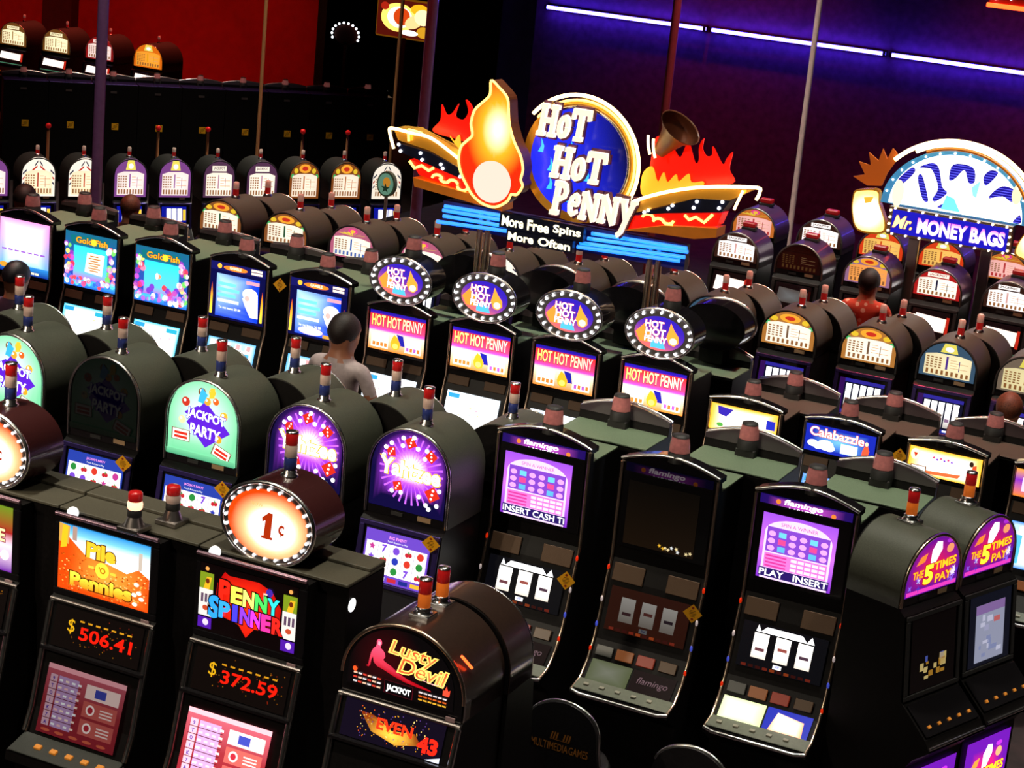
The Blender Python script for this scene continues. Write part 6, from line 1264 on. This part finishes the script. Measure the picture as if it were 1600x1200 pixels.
# ------------------------------------------------------------------ people: one skinned body each, hair as a child
def person(name, label, loc, rz, height, shirt, hairm, skin=(.34, .13, .07), turn=0.0, pants=(.03, .03, .05), wide=1.0, long_sleeve=False, hairlen=.0, reach=1.0):
    V = []; E = []; Rr = []
    def j(p, r, par=None):
        V.append(p); Rr.append(r if isinstance(r, tuple) else (r, r)); i = len(V)-1
        if par is not None: E.append((par, i))
        return i
    hip = j((0, 0, .94), (.145*wide, .11)); sp = j((0, .005, 1.10), (.135*wide, .105), hip); ch = j((0, -.005, 1.30), (.155*wide, .115), sp); nb = j((0, -.01, 1.45), (.11, .085), ch)
    nk = j((0, .01, 1.52), .082, nb); hd = j((0, .03, 1.60), (.098, .112), nk); cr_ = j((0, .022, 1.68), (.098, .114), hd); ct = j((0, .02, 1.745), (.055, .065), cr_)
    nose = j((.115*math.sin(turn), .022+.118*math.cos(turn), 1.625), .011, hd)
    for s in (-1, 1):
        sh = j((s*.175*wide, -.005, 1.41), (.066, .062), ch); el = j((s*.245*wide, .045, 1.15), .045, sh); wr = j((s*.17, .27, 1.10), .029, el); pm = j((s*.155, .335, 1.10), (.034, .02), wr)
        for k, (dx, L) in enumerate(((-.026, .075), (-.009, .085), (.009, .08), (.026, .062))):
            a = j((s*.155+dx, .375, 1.10), .0095, pm); b = j((s*.155+dx*1.1, .375+L*.5, 1.092), .0085, a); j((s*.155+dx*1.1, .375+L*.85, 1.072), .0075, b)
        a = j((s*.155-s*.036, .325, 1.095), .011, pm); j((s*.155-s*.055, .365, 1.085), .009, a)
        kn = j((s*.10, .02, .52), (.068, .07), hip); an = j((s*.105, -.02, .10), .045, kn); j((s*.115, .13, .045), (.042, .03), an)
        j((s*.10, .015, 1.61), .016, hd)
    if reach < 1: V = [(x, y*reach if (abs(x) > .09 and .9 < z < 1.12 and y > .1) else y, z-(.1 if (abs(x) > .09 and .9 < z < 1.12 and y > .1) else 0)) for x, y, z in V]
    me = bpy.data.meshes.new('b'); me.from_pydata(V, E, []); ob = bpy.data.objects.new('b', me); COL.objects.link(ob)
    ob.modifiers.new('s', 'SKIN'); sv = me.skin_vertices[0].data
    for i, r in enumerate(Rr): sv[i].radius = r; sv[i].use_root = (i == 0)
    su = ob.modifiers.new('u', 'SUBSURF'); su.levels = 2; su.render_levels = 2
    m2 = bpy.data.meshes.new_from_object(ob.evaluated_get(bpy.context.evaluated_depsgraph_get())); bpy.data.objects.remove(ob); bpy.data.meshes.remove(me)
    m2.name = 'body'; sk = mat('skin_%d' % int(skin[0]*100), skin, .5)
    for m in (sk, shirt, mat('trousers_%d' % int(pants[2]*100), pants, .8), mat('shoe_leather', (.02, .015, .012), .5), mat('eye_dark', (.01, .01, .01), .2), mat('lip', (.35, .08, .07), .5)): m2.materials.append(m)
    for p in m2.polygons:
        x, y, z = p.center; p.use_smooth = True; ax = abs(x)
        if z < .10: k = 3
        elif z < .96 and not (y > .2 and z > .9): k = 2
        elif z < 1.455+.02*(ax > .08) and (ax < .19*wide and y < .16): k = 1
        elif z > 1.27 and z < 1.50 and ax > .10: k = 1
        elif ax > .15 and y < .26 and .98 < z < 1.30: k = 1 if (long_sleeve or z > 1.24) else 0
        else: k = 0
        if k == 0 and y > .085 and abs(z-1.648) < .008 and .02 < ax < .045: k = 4
        if k == 0 and y > .09 and abs(z-1.572) < .007 and ax < .025: k = 5
        p.material_index = k
    t = thing(name, label, 'person', loc, rz, None, (height/1.76,)*3)
    part('body', m2, t)
    h = MB(); n1, n2 = 10, 18; vv = []; ff = []
    for i in range(n1+1):
        th = (math.pi*(.60+hairlen))*i/n1
        for k in range(n2):
            ph = 2*math.pi*k/n2; front = math.cos(ph-(math.pi/2-turn)); cut = 1.0-.42*max(0, front)**1.2
            tt = th*cut; rj = 1.0+.03*math.sin(ph*5+i)
            vv.append((.112*rj*math.sin(tt)*math.cos(ph), .018+.130*rj*math.sin(tt)*math.sin(ph), 1.655+.128*math.cos(tt)))
    for i in range(n1):
        for k in range(n2): ff.append((i*n2+k, (i+1)*n2+k, (i+1)*n2+(k+1) % n2, i*n2+(k+1) % n2))
    h.add(vv, ff, True); part('hair', h.mesh('hair', hairm), t)
    return t
def shirt_mat(name, base, spots=None):
    m = mat(name, base, .85, grain=.12, gscale=30, bump=.25)
    if spots:
        nt = m.node_tree; b = nt.nodes['Principled BSDF']; tc = nt.nodes.new('ShaderNodeTexCoord'); vo = nt.nodes.new('ShaderNodeTexVoronoi'); vo.inputs['Scale'].default_value = 13
        r = nt.nodes.new('ShaderNodeValToRGB'); r.color_ramp.elements[0].position = .28; r.color_ramp.elements[1].position = .34
        r.color_ramp.elements[0].color = (*spots, 1); r.color_ramp.elements[1].color = (*base, 1)
        nt.links.new(tc.outputs['Object'], vo.inputs['Vector']); nt.links.new(vo.outputs['Distance'], r.inputs['Fac']); nt.links.new(r.outputs['Color'], b.inputs['Base Color'])
    return m
HB = mat('dark_brown_hair', (.012, .005, .004), .6, grain=.5, gscale=90, bump=.5); HR = mat('auburn_hair', (.14, .035, .015), .6, grain=.5, gscale=90, bump=.5); HN = mat('brown_hair', (.11, .045, .02), .6, grain=.5, gscale=90, bump=.5); HK = mat('black_hair', (.008, .007, .012), .5, grain=.3, gscale=90, bump=.4)
person('person', 'person in a pinkish grey T-shirt standing at a slot with back to us', (-7.47, 13.22, 0), R_(-10), 1.90, shirt_mat('grey_pink_cotton', (.40, .32, .32)), HB, turn=.5, wide=1.22, hairlen=.14, reach=.25)
person('person', 'person in a red flowered shirt playing at the plum barrel slots', (-5.08, 19.35, 0), R_(8), 1.72, shirt_mat('red_flower_cotton', (.55, .05, .02), (.75, .40, .28)), HB, wide=1.15, turn=-.5, hairlen=.14)
person('person', 'brown-haired person beyond the coral reef screens, only the head visible', (-12.12, 16.9, 0), R_(20), 1.60, shirt_mat('brown_cotton', (.10, .04, .03)), HN, hairlen=.14)
person('person', 'dark-haired person beyond the pink and blue screen near the left edge', (-12.62, 15.85, 0), R_(20), 1.75, shirt_mat('maroon_cotton', (.10, .02, .02)), HB)
person('person', 'dim figure in a dark red top at the left end of the plum barrel slots', (-6.98, 19.1, 0), R_(10), 1.60, shirt_mat('dark_red_cotton', (.16, .012, .012)), HR, hairlen=.1)
person('person', 'auburn-haired person in a pale shirt at the right edge', (-2.90, 15.85, 0), R_(10), 1.66, shirt_mat('pale_cotton', (.55, .42, .38)), HR, hairlen=.10)
person('person', 'black-haired person at the left edge below the pink and blue screen', (-10.62, 13.25, 0), R_(0), 1.74, shirt_mat('dark_cotton', (.05, .02, .05)), HK)
